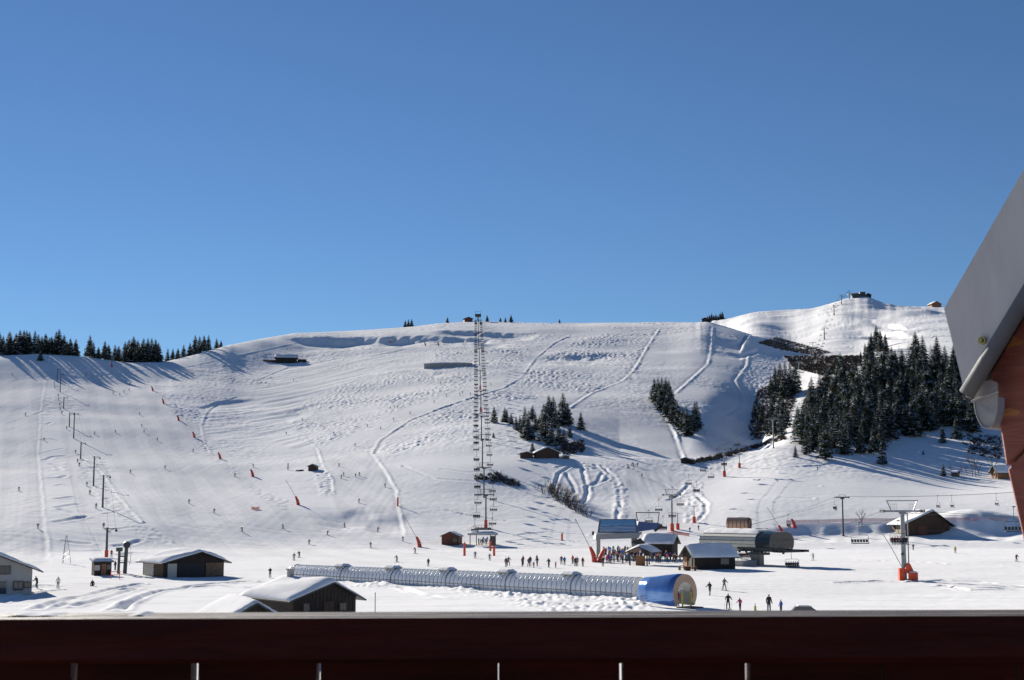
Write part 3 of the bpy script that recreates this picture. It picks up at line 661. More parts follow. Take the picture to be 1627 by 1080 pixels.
# ------------------------------------------------------------------ timber buildings
def gable(name, p, rz, w, l, hw, hr, label, group=None, wall='dark_wood', snow=0.35, over=0.6, ridge_x=0.0, stone=0.0, parts=None, boards=True, roofm='dark_steel', cat='hut'):
    """gable building: front (gable) towards local -y, ridge along y; w wide, l long, walls hw high, ridge hr"""
    t = empty(name, p, rz); tag(t, label, cat, group)
    b = MB(); x = w/2
    b.prism([(-x,-0.8),(x,-0.8),(x,hw),(ridge_x,hr),(-x,hw)], 0, l)
    if boards:                                        # upright boards standing proud of the wall
        n = int(w/0.42)
        for i in range(n):
            cx = -x + (i+.5)*w/n; zt = hw + (hr-hw)*(1-abs(cx-ridge_x)/(x+abs(ridge_x)*(1 if cx*ridge_x < 0 else -1))) - 0.06
            b.box((cx, -0.025+0.012*(i % 2), (stone+zt)/2), (w/n-0.05, 0.05, zt-stone))
    wl = b.build('wall', [wall], t)
    def slope(xa, za, xb, zb, t0, t1, mt, nm, par, o1=0.0):
        m = MB(); nx, nz = -(zb-za), (xb-xa); L = math.hypot(nx, nz); nx /= L; nz /= L
        if nz < 0: nx, nz = -nx, -nz
        m.prism([(xa+nx*t0, za+nz*t0), (xb+nx*t0, zb+nz*t0), (xb+nx*t1, zb+nz*t1), (xa+nx*t1, za+nz*t1)], -over+o1, l+over-o1)
        return m.build(nm, [mt], par)
    sl = (hr-hw)/(x+ridge_x); sr = (hr-hw)/(x-ridge_x)
    le = (-x-over, hw-over*sl); re = (x+over, hw-over*sr)
    rf = MB()
    for (xa, za), (xb, zb) in ((le, (ridge_x, hr)), ((ridge_x, hr), re)):
        nx, nz = -(zb-za), (xb-xa); L = math.hypot(nx, nz); nx /= L; nz /= L
        rf.prism([(xa, za), (xb, zb), (xb+nx*.14, zb+nz*.14), (xa+nx*.14, za+nz*.14)], -over, l+over)
    ro = rf.build('roof', [roofm], t)
    if snow:                                          # rounded uneven snow blanket with soft eaves
        r_ = random.Random(int(w*100+l*10)); NX, NY = 26, 12; vs = []; fs = []
        xs = np.linspace(le[0]+.05, re[0]-.05, NX); ys = np.linspace(-over+.06, l+over-.06, NY)
        base = lambda q: (hr - (ridge_x-q)*sl if q < ridge_x else hr - (q-ridge_x)*sr) + 0.15
        th = np.zeros((NX, NY))
        for i in range(NX):
            for j in range(NY):
                e = min(1, min(i, NX-1-i)/2.0+.25)*min(1, min(j, NY-1-j)/1.0+.35)
                th[i, j] = snow*e*(1+0.25*math.sin(xs[i]*.9+ys[j]*.5+w)+r_.uniform(-.1,.1))
        for lay in (0, 1):
            for i in range(NX):
                for j in range(NY): vs.append((xs[i], ys[j], base(xs[i]) + (th[i, j] if lay else -0.0)))
        g = lambda a, i, j: a*NX*NY + i*NY + j
        for i in range(NX-1):
            for j in range(NY-1):
                fs.append((g(1,i,j), g(1,i+1,j), g(1,i+1,j+1), g(1,i,j+1))); fs.append((g(0,i,j), g(0,i,j+1), g(0,i+1,j+1), g(0,i+1,j)))
        for i in range(NX-1):
            for j in (0, NY-1): fs.append((g(0,i,j), g(0,i+1,j), g(1,i+1,j), g(1,i,j)))
        for j in range(NY-1):
            for i in (0, NX-1): fs.append((g(0,i,j), g(0,i,j+1), g(1,i,j+1), g(1,i,j)))
        sn = MB(); sn.add(vs, fs); sn.build('snow_cover', ['roof_snow'], ro, smooth=True)
    for part in (parts or []):                        # (name, centre x, z0, width, height, material[, side]) on the front or a side wall
        nm, cx, z0, pw, ph, mt = part[:6]; side = part[6] if len(part) > 6 else 'front'
        m = MB(); c = MB()
        if side == 'front':
            m.box((cx, -0.09, z0+ph/2), (pw, 0.10, ph))
            if nm == 'window': c.box((cx, -0.10, z0+ph+.05), (pw+.16, .14, .1)); c.box((cx, -0.10, z0-.05), (pw+.16, .16, .1)); c.box((cx-pw/2-.05, -0.10, z0+ph/2), (.1, .14, ph)); c.box((cx+pw/2+.05, -0.10, z0+ph/2), (.1, .14, ph)); c.box((cx, -.13, z0+ph/2), (.06, .06, ph))
        else:
            sx = -x if side == 'left' else x; k = -1 if side == 'left' else 1
            m.box((sx+k*.04, cx, z0+ph/2), (0.10, pw, ph))
            if nm == 'window': c.box((sx+k*.05, cx, z0+ph+.05), (.14, pw+.16, .1)); c.box((sx+k*.05, cx, z0-.05), (.16, pw+.16, .1))
        o = m.build(nm, [mt], t)
        if nm == 'window' and c.v: c.build('frame', ['log_wood'], o)
    return t

# ================================================================== the chalet with the balcony the picture is taken from
def chipped():
    m = mat('chipped_red', (0.25,0.080,0.050), 0.7, noise=(2.0,(0.33,0.115,0.075)), stretch=(2.5,2.5,14), bump=0.16, bscale=4)
    n = m.node_tree.nodes; l = m.node_tree.links; p = n['Principled BSDF']; src = p.inputs['Base Color'].links[0].from_socket
    tc = n.new('ShaderNodeTexCoord'); mp = n.new('ShaderNodeMapping'); mp.inputs['Rotation'].default_value = (R(55), 0, 0); mp.inputs['Scale'].default_value = (6, 5, 14)
    l.new(tc.outputs['Object'], mp.inputs[0]); tx = n.new('ShaderNodeTexNoise'); tx.inputs['Scale'].default_value = 1.0; tx.inputs['Detail'].default_value = 3; l.new(mp.outputs[0], tx.inputs['Vector'])
    th = n.new('ShaderNodeMapRange'); th.inputs['From Min'].default_value = 0.57; th.inputs['From Max'].default_value = 0.585; l.new(tx.outputs['Fac'], th.inputs['Value'])
    mx = n.new('ShaderNodeMix'); mx.data_type = 'RGBA'; l.new(th.outputs[0], mx.inputs['Factor']); l.new(src, mx.inputs['A']); mx.inputs['B'].default_value = (0.46,0.20,0.055,1)
    l.new(mx.outputs['Result'], p.inputs['Base Color'])
chipped()
mat('rail_wood', (0.115,0.021,0.012), 0.6, noise=(2.5,(0.045,0.010,0.008)), stretch=(0.6,5,5), bump=0.25, bscale=9, spec=0.15)
mat('rail_top', (0.14,0.12,0.115), 0.65, noise=(2.0,(0.075,0.062,0.058)), stretch=(0.5,6,6), bump=0.4, bscale=9)
mat('flashing', (0.66,0.66,0.63), 0.6, metal=0.0, noise=(3.5,(0.58,0.58,0.555)), stretch=(1,4,1), bump=0.06, bscale=5)
mat('lead_roll', (0.13,0.14,0.15), 0.7, metal=0.0, noise=(4,(0.10,0.11,0.12)), bump=0.1, bscale=9)
mat('zinc', (0.40,0.41,0.40), 0.5, metal=0.1, noise=(9,(0.30,0.31,0.30)), bump=0.15, bscale=14)
mat('brass', (0.45,0.36,0.14), 0.3, metal=0.9, noise=(8,(0.35,0.28,0.1)))
ch = empty('chalet', (0, -1.6, 0)); tag(ch, 'dark red wooden chalet balcony rail and grey metal eave nearest the viewer', 'chalet')
def cy(o): o.location = (0, 1.6, 0); return o
b = MB(); b.box((0, -8.2, 6.0), (9, 10, 12.6)); cy(b.build('wall', ['brown_wood'], ch))
b = MB(); b.box((0, -.6, 10.28), (9.5, 5.42, 0.16))
for x in np.arange(-4.4, 4.5, 1.1): b.box((x, -.6, 10.12), (0.12, 5.2, 0.16))
cy(b.build('balcony_floor', ['dark_wood'], ch))
b = MB(); b.box((0, 2.06, 11.8195), (9.4, 0.12, 0.055), 0); rail = cy(b.build('handrail', ['rail_wood'], ch)); rail.rotation_euler = (0, R(-0.25), R(-0.6))
bt = MB()
NXR = 160
for i in range(NXR):                                     # grey top face of the rail, slightly cupped
    x0, x1 = -4.7+9.4*i/NXR, -4.7+9.4*(i+1)/NXR
    bt.add([(x0,2.001,11.8475),(x1,2.001,11.8475),(x1,2.06,11.8492),(x0,2.06,11.8492),(x1,2.119,11.8475),(x0,2.119,11.8475)], [(0,1,2,3),(3,2,4,5)])
bt.build('top_face', ['rail_top'], rail)
b = MB(); b.box((0, 2.085, 11.7855), (9.4, 0.05, 0.0125)); cy(b.build('under_rail', ['rail_wood'], ch))
b = MB(); b.box((0, 2.085, 10.62), (9.4, 0.05, 0.10)); cy(b.build('bottom_rail', ['rail_wood'], ch))
gaps = [(-250,9),(-60,10),(127,13),(316,15),(510,9),(792,2),(985,8),(1183,10),(1392,4),(1607,4),(1800,8),(1990,8)]
px2x = lambda px: (px - W0/2)/F*2.13*0.985
for (g0, w0_), (g1, w1_) in zip(gaps[:-1], gaps[1:]):
    xa, xb = px2x(g0+w0_*.38), px2x(g1-w1_*.38); b = MB(); b.box(((xa+xb)/2, 2.132, 11.20), (xb-xa, 0.04, 1.16)); cy(b.build('slat', ['rail_wood'], ch))
for x in (-3.2, 3.2):
    b = MB(); b.box((x, 2.05, 11.08), (0.11, 0.09, 1.42)); cy(b.build('post', ['rail_wood'], ch))
# the angled wing: everything on it is laid out in its own upright plane, 45 degrees to the view
WU, WN = Vector((math.sin(R(45)), -math.cos(R(45)), 0)), Vector((math.cos(R(45)), math.sin(R(45)), 0))
WO = Vector((0.911, 3.0, 0))
def wing(px, py, off):
    """point of the wing's upright plane (set back by off) on a sight line"""
    X, Y, Z = pix_dir(px, py); o = WO + WN*off; k = o.dot(WN) / (X*WN.x + Y*WN.y)
    return Vector((X*k, Y*k, CAMZ + Z*k))
def plate(pix, off, th, m=None):
    b = m or MB(); A = [wing(x, y, off) for x, y in pix]; n = len(A)
    return b.add(A + [p + WN*th for p in A], [tuple(range(n)), tuple(range(2*n-1, n-1, -1))] + [(i, n+i, n+(i+1) % n, (i+1) % n) for i in range(n)])
for pix in ([(1573,592),(1590,690),(1598,741),(1800,539),(1950,389),(1950,100),(1800,210)], [(1600,745),(1627,865),(1640,920),(1950,600),(1950,394),(1800,544)], [(1641,926),(1690,1130),(1950,1130),(1950,606)]):
    o = cy(plate(pix, .06, .05).build('side_board', ['chipped_red'], ch)); bv = o.modifiers.new('bevel', 'BEVEL'); bv.width = .004; bv.segments = 1
fl = cy(plate([(1500,490),(1535,632),(1627,480),(1800,194),(1900,29),(1900,-209),(1627,268)], 0.0, .02).build('verge_flashing', ['flashing'], ch))
b = MB(); b.tube([wing(1536,626,-.008), wing(1580,554,-.008), wing(1627,476,-.008), wing(1760,257,-.008), wing(1900,26,-.008)], .0165, 12); b.build('rolled_edge', ['lead_roll'], fl, True)
q = wing(1562, 541, 0); b = MB(); b.cyl(q, q-WN*.006, .0085, .0085, 12); b.cyl(q-WN*.006, q-WN*.010, .0055, .003, 8); b.build('screw', ['brass'], fl)
b = MB(); A = [wing(1516,500,.02), wing(1543,612,.02), wing(1800,194,.02), wing(1900,29,.02), wing(1900,-209,.02), wing(1627,275,.02)]
n = len(A); b.add(A + [p + WN*6 for p in A], [tuple(range(n)), tuple(range(2*n-1, n-1, -1))] + [(i, n+i, n+(i+1) % n, (i+1) % n) for i in range(n)]); cy(b.build('roof', ['dark_steel'], ch))
gc = wing(1566, 632, .03); gr = .065
def half(r, off, n=16): return [gc + WN*off + WU*(r*math.cos(math.pi+math.pi*i/n)*.42) + Vector((0,0,r*math.sin(math.pi+math.pi*i/n))) for i in range(n+1)]
b = MB(); o1, o2, i1, i2 = half(gr, 0), half(gr, 5), half(gr-.004, 0), half(gr-.004, 5); n = len(o1)
b.add(o1+o2+i1+i2, sum([[(i,i+1,n+i+1,n+i),(2*n+i,3*n+i,3*n+i+1,2*n+i+1),(i,2*n+i,2*n+i+1,i+1)] for i in range(n-1)], [])); gu = cy(b.build('gutter', ['zinc'], ch, True))
b = MB(); e = half(gr-.003, .002) + [gc + WU*.0265 + Vector((0,0,.03)) + WN*.002, gc + WU*.012 + Vector((0,0,.037)) + WN*.002, gc - WU*.012 + Vector((0,0,.034)) + WN*.002, gc - WU*.0265 + Vector((0,0,.022)) + WN*.002]; n = len(e)
b.add(e + [p + WN*.003 for p in e], [tuple(range(n)), tuple(range(2*n-1, n-1, -1))] + [(i, n+i, n+(i+1) % n, (i+1) % n) for i in range(n)])
b.cyl(gc - WU*.030 - WN*.002 - Vector((0,0,.006)), gc + WU*.030 - WN*.002 + Vector((0,0,.012)), .003, .003, 6); b.build('end_cap', ['zinc'], gu)
b = MB(); A = [WO + WU*.32 + WN*.2, WO + WU*5 + WN*.2, WO + WU*5 + WN*6, WO + WU*.32 + WN*6]
b.add([Vector((p.x,p.y,-.5)) for p in A] + [Vector((p.x,p.y,12.1)) for p in A], [(0,1,2,3),(7,6,5,4),(0,4,5,1),(1,5,6,2),(2,6,7,3),(3,7,4,0)]); cy(b.build('wing_wall', ['brown_wood'], ch))
for k, (px, wpx, hh) in enumerate(((80, 80, .004), (240, 36, .004))):      # old snow left on the rail
    b = MB(); n = 14; vs = []; fs = []
    for i in range(n+1):
        for j in range(5):
            u, v_ = i/n, j/4; x = px2x(px) + (u-.5)*wpx/F*2.05; e = math.sin(math.pi*u)*math.sin(math.pi*(.15+.7*v_))
            vs.append((x, 2.045+.065*v_, 11.846 + (hh*e*(0.8+.5*math.sin(9*u+k*2)) if 0 < i < n else -0.001)))
    for i in range(n):
        for j in range(4): fs.append((i*5+j, (i+1)*5+j, (i+1)*5+j+1, i*5+j+1))
    b.add(vs, fs); o = b.build('snow_remnant', ['roof_snow'], None, True); tag(o, ['long thin patch of old snow at the left end of the rail', 'small lump of old snow on the rail, right of the long patch'][k], 'snow')

# ================================================================== lifts
def make_tower(label, p, h, rz, arm, group, pad='orange_pad', steel='galvanised', gantry=False, r=0.32, padh=2.2):
    t = empty('lift_tower', p, rz); tag(t, label, 'lift tower', group)
    b = MB(); b.cyl((0,0,-1.5), (0,0,h), r, r*.72, 12); b.cyl((0,0,-.5),(0,0,.25), r*1.5, r*1.5, 12); b.build('pole', [steel], t, False)
    b = MB(); b.box((0,0,h+.05), (arm*2, .34, .30)); b.box((0,0,h-.25), (1.2,.3,.4))
    if gantry:
        for s in (-1,1): b.cyl((s*arm*.55,0,h+.1),(s*arm*.75,0,h+1.7),.09,.09,6)
        b.box((0,0,h+1.75),(arm*1.6,.16,.16))
        for s in (-1,1):                                 # maintenance walkway with handrails
            for q in (-.9,-.3,.3,.9): b.cyl((s*arm*.45+q*.5, -.35, h+.2), (s*arm*.45+q*.5, -.35, h+1.2), .03, .03, 4)
            b.box((s*arm*.45,-.35,h+1.2),(1.2,.05,.05))
    else:
        for s in (-1,1): b.cyl((s*arm*.5,0,h+.1),(s*arm*.5,0,h+.75),.06,.06,5)
        b.box((0,0,h+.78),(arm*1.1,.1,.1))
    b.build('crossarm', [steel], t)
    for s in (-1,1):
        a = MB(); a.box((s*arm,0,h-.12),(.16,2.6,.16))
        for y in (-1.1,-.65,-.2,.25,.7,1.15): a.cyl((s*arm-.09,y,h+.08),(s*arm+.09,y,h+.08),.2,.2,8)
        a.build('sheave_train', ['dark_steel'], t)
    if pad:
        b = MB(); b.cyl((0,0,-.3),(0,0,padh),r*1.9,r*1.8,12); b.build('pad', [pad], t)
    return t
def chair_meshes(W):
    b = MB(); b.tube([(0,0,0),(0,.12,-.35),(0,.16,-1.2),(0,.05,-1.8),(0,-.15,-2.05)], .045, 6); b.box((0,0,.02),(.35,.5,.16)); hang = b.mesh('hanger', ['dark_steel'])
    b = MB(); x = W/2
    b.tube([(-x,-.25,-3.35),(-x,-.1,-2.3),(-x+.15,0,-2.08),(0,0,-2.05),(x-.15,0,-2.08),(x,-.1,-2.3),(x,-.25,-3.35)], .04, 6)
    fr = b.mesh('frame', ['dark_steel'])
    b = MB(); n = max(2, round(W/.5))
    for i in range(n): b.box((-x+(i+.5)*W/n, -.28, -3.37), (W/n-.04, .5, .10))
    b.box((0,-.28,-3.44),(W,.4,.05)); seat = b.mesh('seat', ['seat_pad'])
    b = MB()
    for i in range(n): b.box((-x+(i+.5)*W/n, .02, -3.0), (W/n-.10, .05, .42), rx=R(-12))
    b.box((0,.05,-3.2),(W,.05,.05)); b.box((0,.0,-2.78),(W,.05,.05)); back = b.mesh('backrest', ['dark_steel'])
    return hang, fr, seat, back
CH6, CH4, CH2 = chair_meshes(2.9), chair_meshes(2.15), chair_meshes(1.2)
def chair(meshes, p, rz, label, group):
    t = empty('lift_chair', p, rz); tag(t, label, 'chair', group)
    for nm, m in zip(('hanger','frame','seat','backrest'), meshes): put(nm, m, t)
    return t
def rope_pts(A, B, sag, n=10): return [A.lerp(B, i/n) - Vector((0,0,4*sag*(i/n)*(1-i/n))) for i in range(n+1)]
def lift_line(tow, arm, sagk=0.00012):
    """tow: list of (point, rope height, heading). returns up and down rope paths"""
    sides = []
    for s in (-1, 1):
        P = []
        for p, h, rz in tow: P.append(Vector((p.x + s*arm*math.cos(rz), p.y + s*arm*math.sin(rz), p.z + h)))
        path = []
        for A, B in zip(P[:-1], P[1:]): path += rope_pts(A, B, sagk*(B-A).length**2)[:-1]
        path.append(P[-1]); sides.append(path)
    return sides
def rope_object(sides, label, r=0.028):
    b = MB()
    for s in sides: b.tube(s, r, 4)
    return tag(b.build('haul_rope', ['rope'], None), label, 'cable')
def walk(path, s):
    for A, B in zip(path[:-1], path[1:]):
        L = (B-A).length
        if s <= L: return A.lerp(B, s/L), (B-A)
        s -= L
    return None, None
def plen(path): return sum((b_-a_).length for a_, b_ in zip(path[:-1], path[1:]))
def heading(a, b): return -math.atan2(b.x-a.x, b.y-a.y)
sitters = []
def seated(chair_p, rz, n, W, place, colours=('black','navy','grey','dark red')):
    Mx = Matrix.Rotation(rz, 4, 'Z')
    for i in range(n):
        q = Vector(chair_p) + Mx @ Vector((-W/2+(i+.5)*W/n, -.22, -3.40))
        person(q, random.choice(colours), 'sit', f'{nth(i)} rider on {place}', 'people riding chairlifts', rz=rz)

# --- centre chairlift straight up the hill
A_px = [(772,838,10.2),(769,790,10.5),(766.5,742,11),(765,700,11),(764,654,11),(763,619,11.5),(761.5,579,11.5),(760.6,551,11.5),(760.2,528,11.5)]
tp = [(ray_ground(x, y), h) for x, y, h in A_px]
baseA, topA = ray_ground(767, 866), crest(759.5)
pts_all = [baseA] + [p for p, h in tp] + [topA]
hA = heading(baseA, topA)
for i, (p, h) in enumerate(tp):
    make_tower(f'slim grey pylon with red foot on the central chairlift, {nth(i)} from the bottom', p, h, hA, 2.5, 'pylons of the central chairlift', pad='red_pad' if i in (0,4,5) else None, steel='green_steel', gantry=(i < 3), r=.28, padh=2.4)
sA = lift_line([(baseA, 5.2, hA)] + [(p, h+.3, hA) for p, h in tp] + [(topA, 5.5, hA)], 2.5, 0.00008)
rope_object(sA, 'long haul rope running straight up the central ski slope', .024)
for si, (path, wd) in enumerate(zip(sA, ('going up on the left', 'coming down on the right'))):
    L = plen(path); s = 9.0 + 8*si; k = 0
    while s < L-10:
        p, dv = walk(path, s)
        chair(CH4, p, hA, f'small dark chair of the central lift, {nth(k)} from the bottom {wd}', 'chairs of the central chairlift')
        if si == 0 and k in (1,4,6,7,9,10,12,15,19,20,23): seated(p, hA+math.pi, 4, 2.1, f'{nth(k)} chair up the central chairlift, counted from left')
        s += 17.5; k += 1

# --- right-hand six-seat lift in the foreground
stB = at_d(1243, 296, 870); tB = ray_ground(1437, 922); endB = at_d(1905, 205, 900)
h1 = heading(stB, tB); h2 = heading(tB, endB); hB = (h1+h2)/2
t = make_tower('tall grey pylon with orange crash pads standing in the right foreground', tB, 11.2, 0.0, 3.3, None, pad=None, gantry=True, r=.46)
b = MB(); b.cyl((.72,-.3,-.3),(.72,-.3,11.0),.10,.10,6); b.build('ladder_tube', ['galvanised'], t)
b = MB(); b.box((-.55,-.35,.85),(.85,.9,2.3)); b.build('pad', ['orange_pad'], t)
b = MB(); b.prism([(-.2,1.6),(.35,2.9),(.8,2.7),(1.55,1.0),(1.2,.6)], -.95, -.55); b.build('pad', ['orange_pad'], t)
b = MB(); b.cyl((1.1,-1.3,-.4),(1.1,-1.3,1.35),.78,.78,10); pd = b.build('pad', ['orange_pad'], t)
b = MB(); b.cyl((1.1,-1.3,1.35),(1.1,-1.3,1.55),.72,.45,10); b.build('snow_cap', ['roof_snow'], pd, True)
b = MB(); b.tube([(.2,-.5,.9),(-2.2,-.8,5.4),(-4.1,-1.1,8.4)], .06, 5); b.build('lance', ['galvanised'], t)
b = MB(); b.cyl((-.35,-.55,4.3),(-.35,-.75,4.3),.28,.28,10); b.build('marker_disc', ['green_steel'], t)
pa = []
for s in (-1, 1):
    off = Vector((3.3*s, 0, 0))
    A = stB + Vector((0.6*s, 2.2*s, 4.9)); B = tB + Vector((3.3*s, 0, 11.3)); C = endB + Vector((2.0*s, 2.5*s, 11.5))
    pa.append(rope_pts(A, B, .5)[:-1] + rope_pts(B, C, .9))
rope_object(pa, 'haul rope of the right foreground chairlift passing the orange-padded pylon')
def chair_at_px(path, px, meshes, label, group, rz):
    best, bp = 1e9, None
    for A, B in zip(path[:-1], path[1:]):
        for i in range(12):
            q = A.lerp(B, i/12); x, y = project_np(np.array(q.x), np.array(q.y), np.array(q.z))
            if abs(float(x)-px) < best: best, bp = abs(float(x)-px), q
    chair(meshes, bp, rz, label, group); return bp
gB = 'chairs of the right foreground chairlift'
def loc_chair(px, seat_py, d, meshes, label, group, rz):          # hang a chair with its seat at a pixel and distance
    x, Y, Z = pix_dir(px, seat_py); k = d/math.hypot(x, Y); p = Vector((x*k, Y*k, CAMZ + Z*k + 3.4))
    chair(meshes, p, rz, label, group); return p
p = loc_chair(1258, 899, 286, CH6, 'full six-seat chair hanging low just right of the big lift station', gB, .25); seated(p, .25, 6, 2.8, 'the low chair right of the big lift station')
p = loc_chair(1366, 863, 240, CH6, 'empty six-seat chair hanging left of the orange-padded pylon', gB, .1)
p = loc_chair(1428, 861, 238, CH6, 'full six-seat chair passing behind the orange-padded pylon', gB, .1); seated(p, .1, 6, 2.8, 'the chair behind the orange-padded pylon')
p = loc_chair(1612, 844, 212, CH6, 'empty six-seat chair partly hidden by the red eave boards', gB, .0)
p = loc_chair(1183, 884, 305, CH6, 'full six-seat chair inside the loading area of the big station', gB, .3); seated(p, .3, 6, 2.8, 'the chair in the loading area of the big station')

# --- lift from the billboard station up to the far peak
C_px = [(1068,843,11.0),(1151,757,10.5),(1229,712,12.5)]
tp = [(ray_ground(x, y), h) for x, y, h in C_px] + [(at_d(1270, 1000, 620), 13), (at_d(1292, 1330, 575), 13), (at_d(1310, 1750, 545), 14), (at_d(1326, 2000, 528), 14), (at_d(1338, 2200, 513), 14), (at_d(1350, 2380, 498), 14), (at_d(1361, 2540, 485), 13)]
stC = at_d(1012, 348, 850); topC = crest(1369)
seq = [stC] + [p for p, h in tp] + [topC]
names = ['tall grey pylon with orange foot standing behind the billboard station', 'grey pylon with red foot at the edge of the shaded piste', 'slim grey pylon at the left edge of the spruce forest', 'pylon in the shaded gully left of the forest', 'pylon in the scrub above the gully'] + [f'tiny pylon on the far peak slope, {nth(i)} from the bottom' for i in range(5)]
hs = []
for i, (p, h) in enumerate(tp):
    hd = heading(seq[i], seq[i+2]); hs.append(hd)
    make_tower(names[i], p, h, hd, 2.7, 'pylons of the lift to the far peak', pad=['orange_pad','red_pad'][i] if i < 2 else None, steel='galvanised' if i < 5 else 'dark_steel', gantry=(i < 2), r=.33 if i < 5 else .7)
sC = lift_line([(stC, 6.0, hs[0])] + [(p, h+.3, hd) for (p, h), hd in zip(tp, hs)] + [(topC, 6, hs[-1])], 2.7, .00006)
rope_object(sC, 'long haul rope from the billboard station up to the far peak', .028)
for si, path in enumerate(sC):
    L = plen(path); s = 26.0 + 14*si; k = 0
    while s < L-20:
        p, dv = walk(path, s); d = math.hypot(p.x, p.y)
        chair(CH4 if d < 900 else CH6, p, heading(Vector((0,0,0)), dv), f'chair on the lift to the far peak, {nth(k)} from the bottom on the {"left" if si == 0 else "right"} rope', 'chairs of the lift to the far peak')
        if si == 1 and k in (0, 3, 5): seated(p, heading(Vector((0,0,0)), dv)+math.pi, 4, 2.1, f'{nth(k)} right-hand chair of the lift to the far peak')
        s += 30 if d < 900 else 58; k += 1
# --- old two-seat lift crossing at the back right
stE = at_d(1180, 405, 830); tE = ray_ground(1340, 851); endE = at_d(1760, 440, 830); endE2 = at_d(2100, 470, 830)
hE = heading(stE, endE)
make_tower('dark brown pylon with short crossarm in front of the bare tree', tE, 11.3, R(-8), 1.9, None, pad=None, steel='dark_steel', r=.27)
b_ = []
for s in (-1, 1):
    A = stE + Vector((0, 1.9*s, 6.2)); B = tE + Vector((1.9*s*.98, 1.9*s*.3, 11.6)); C = endE + Vector((0, 1.9*s, 12.5))
    b_.append(rope_pts(A, B, .6)[:-1] + rope_pts(B, C, 1.1))
rope_object(b_, 'thin rope of the old two-seat chairlift crossing the back right')
gE = 'chairs of the old two-seat lift'
for s_, px, lab, n in ((0,1252,'two-seat chair with riders above the small red padded post',2),(0,1326,'two-seat chair with riders just left of the dark brown pylon',2),(0,1488,'empty two-seat chair above the roof of the right barn',0),(1,1513,'empty two-seat chair right of the barn roof',0),(1,1582,'empty two-seat chair above the snow mound near the eave',0)):
    p = chair_at_px(b_[s_], px, CH2, lab, gE, 0.35)
    if n: seated(p, .35, n, 1.1, 'the '+lab)
# short T-shaped poles near the billboard station
for k, (px, py, h, lab) in enumerate(((1077,841,5.0,'short T-shaped pole with orange foot right of the tall pylon'),(1103,830,5.2,'short T-shaped pole with orange foot beside the ski tracks'),(1175,743,8.0,'T-shaped pole with red foot right of the shaded piste pylon'))):
    p = ray_ground(px, py); t = empty('signal_pole', p, 0); tag(t, lab, 'pole', 'T-shaped poles')
    b = MB(); b.cyl((0,0,-.6),(0,0,h),.17,.13,8); b.build('pole', ['galvanised'], t)
    b = MB(); b.box((0,0,h),(3.0,.14,.14)); b.build('crossarm', ['galvanised'], t)
    b = MB(); b.cyl((0,0,-.3),(0,0,1.9),.55,.55,10); b.build('pad', ['orange_pad' if k < 2 else 'red_pad'], t)

# --- drag lift on the left slope
D_px = [(169,886,852,1),(163,806,757,1),(148.5,772,727,1),(128,729,704,1),(117,696,657,1),(110,678,657,1),(101,649,632,1),(95.5,623,595,1),(91,604,586,1)]
dp = []
for i, (x, y, ty, s) in enumerate(D_px):
    p = ray_ground(x, y); h = (y-ty)*math.hypot(p.x, p.y)/F; h = min(max(h, 6.5), 13); dp.append((p, h))
for i, (p, h) in enumerate(dp):
    t = empty('drag_lift_pole', p, .12); tag(t, f'grey drag-lift pole on the left slope, {nth(i)} from the bottom', 'lift pole', 'poles of the left drag lift')
    b = MB(); b.cyl((0,0,-.8),(0,0,h),.30,.22,8); b.build('pole', ['green_steel'], t)
    b = MB(); b.box((.7,0,h-.25),(2.6,.12,.14)); b.cyl((1.9,-.5,h-.6),(1.9,.5,h-.6),.08,.08,5); b.cyl((1.9,-.45,h-.7),(1.9,-.35,h-.7),.25,.25,8); b.cyl((1.9,.35,h-.7),(1.9,.45,h-.7),.25,.25,8)
    b.cyl((1.9,0,h-.25),(1.9,0,h-.7),.05,.05,5); b.cyl((0,0,h-1.2),(1.4,0,h-.3),.05,.05,5); b.build('arm', ['dark_steel'], t)
    if i == 0:
        b = MB(); b.cyl((0,0,-.2),(0,0,1.6),.4,.4,8); b.build('pad', ['red_pad'], t)
rp = []
for s in (.3, 1.9): rp.append([p + Vector((s, 0, h-.75)) for p, h in dp])
rope_object(rp, 'thin drag-lift rope up the left slope', .022)

# ================================================================== buildings
def snow_slab(cx, cy_, z, sx, sy, th, parent, seed=1):
    r_ = random.Random(seed); b = MB(); NX, NY = 14, 8; vs = []; fs = []
    for i in range(NX):
        for j in range(NY):
            e = min(1, min(i, NX-1-i)/2+.1)*min(1, min(j, NY-1-j)/2+.1)
            vs.append((cx+sx*(i/(NX-1)-.5), cy_+sy*(j/(NY-1)-.5), z + th*e*r_.uniform(.8,1.15) - (.04 if e < .2 else 0)))
    for i in range(NX-1):
        for j in range(NY-1): fs.append((i*NY+j, (i+1)*NY+j, (i+1)*NY+j+1, i*NY+j+1))
    b.add(vs, fs); return b.build('snow_cover', ['roof_snow'], parent, True)
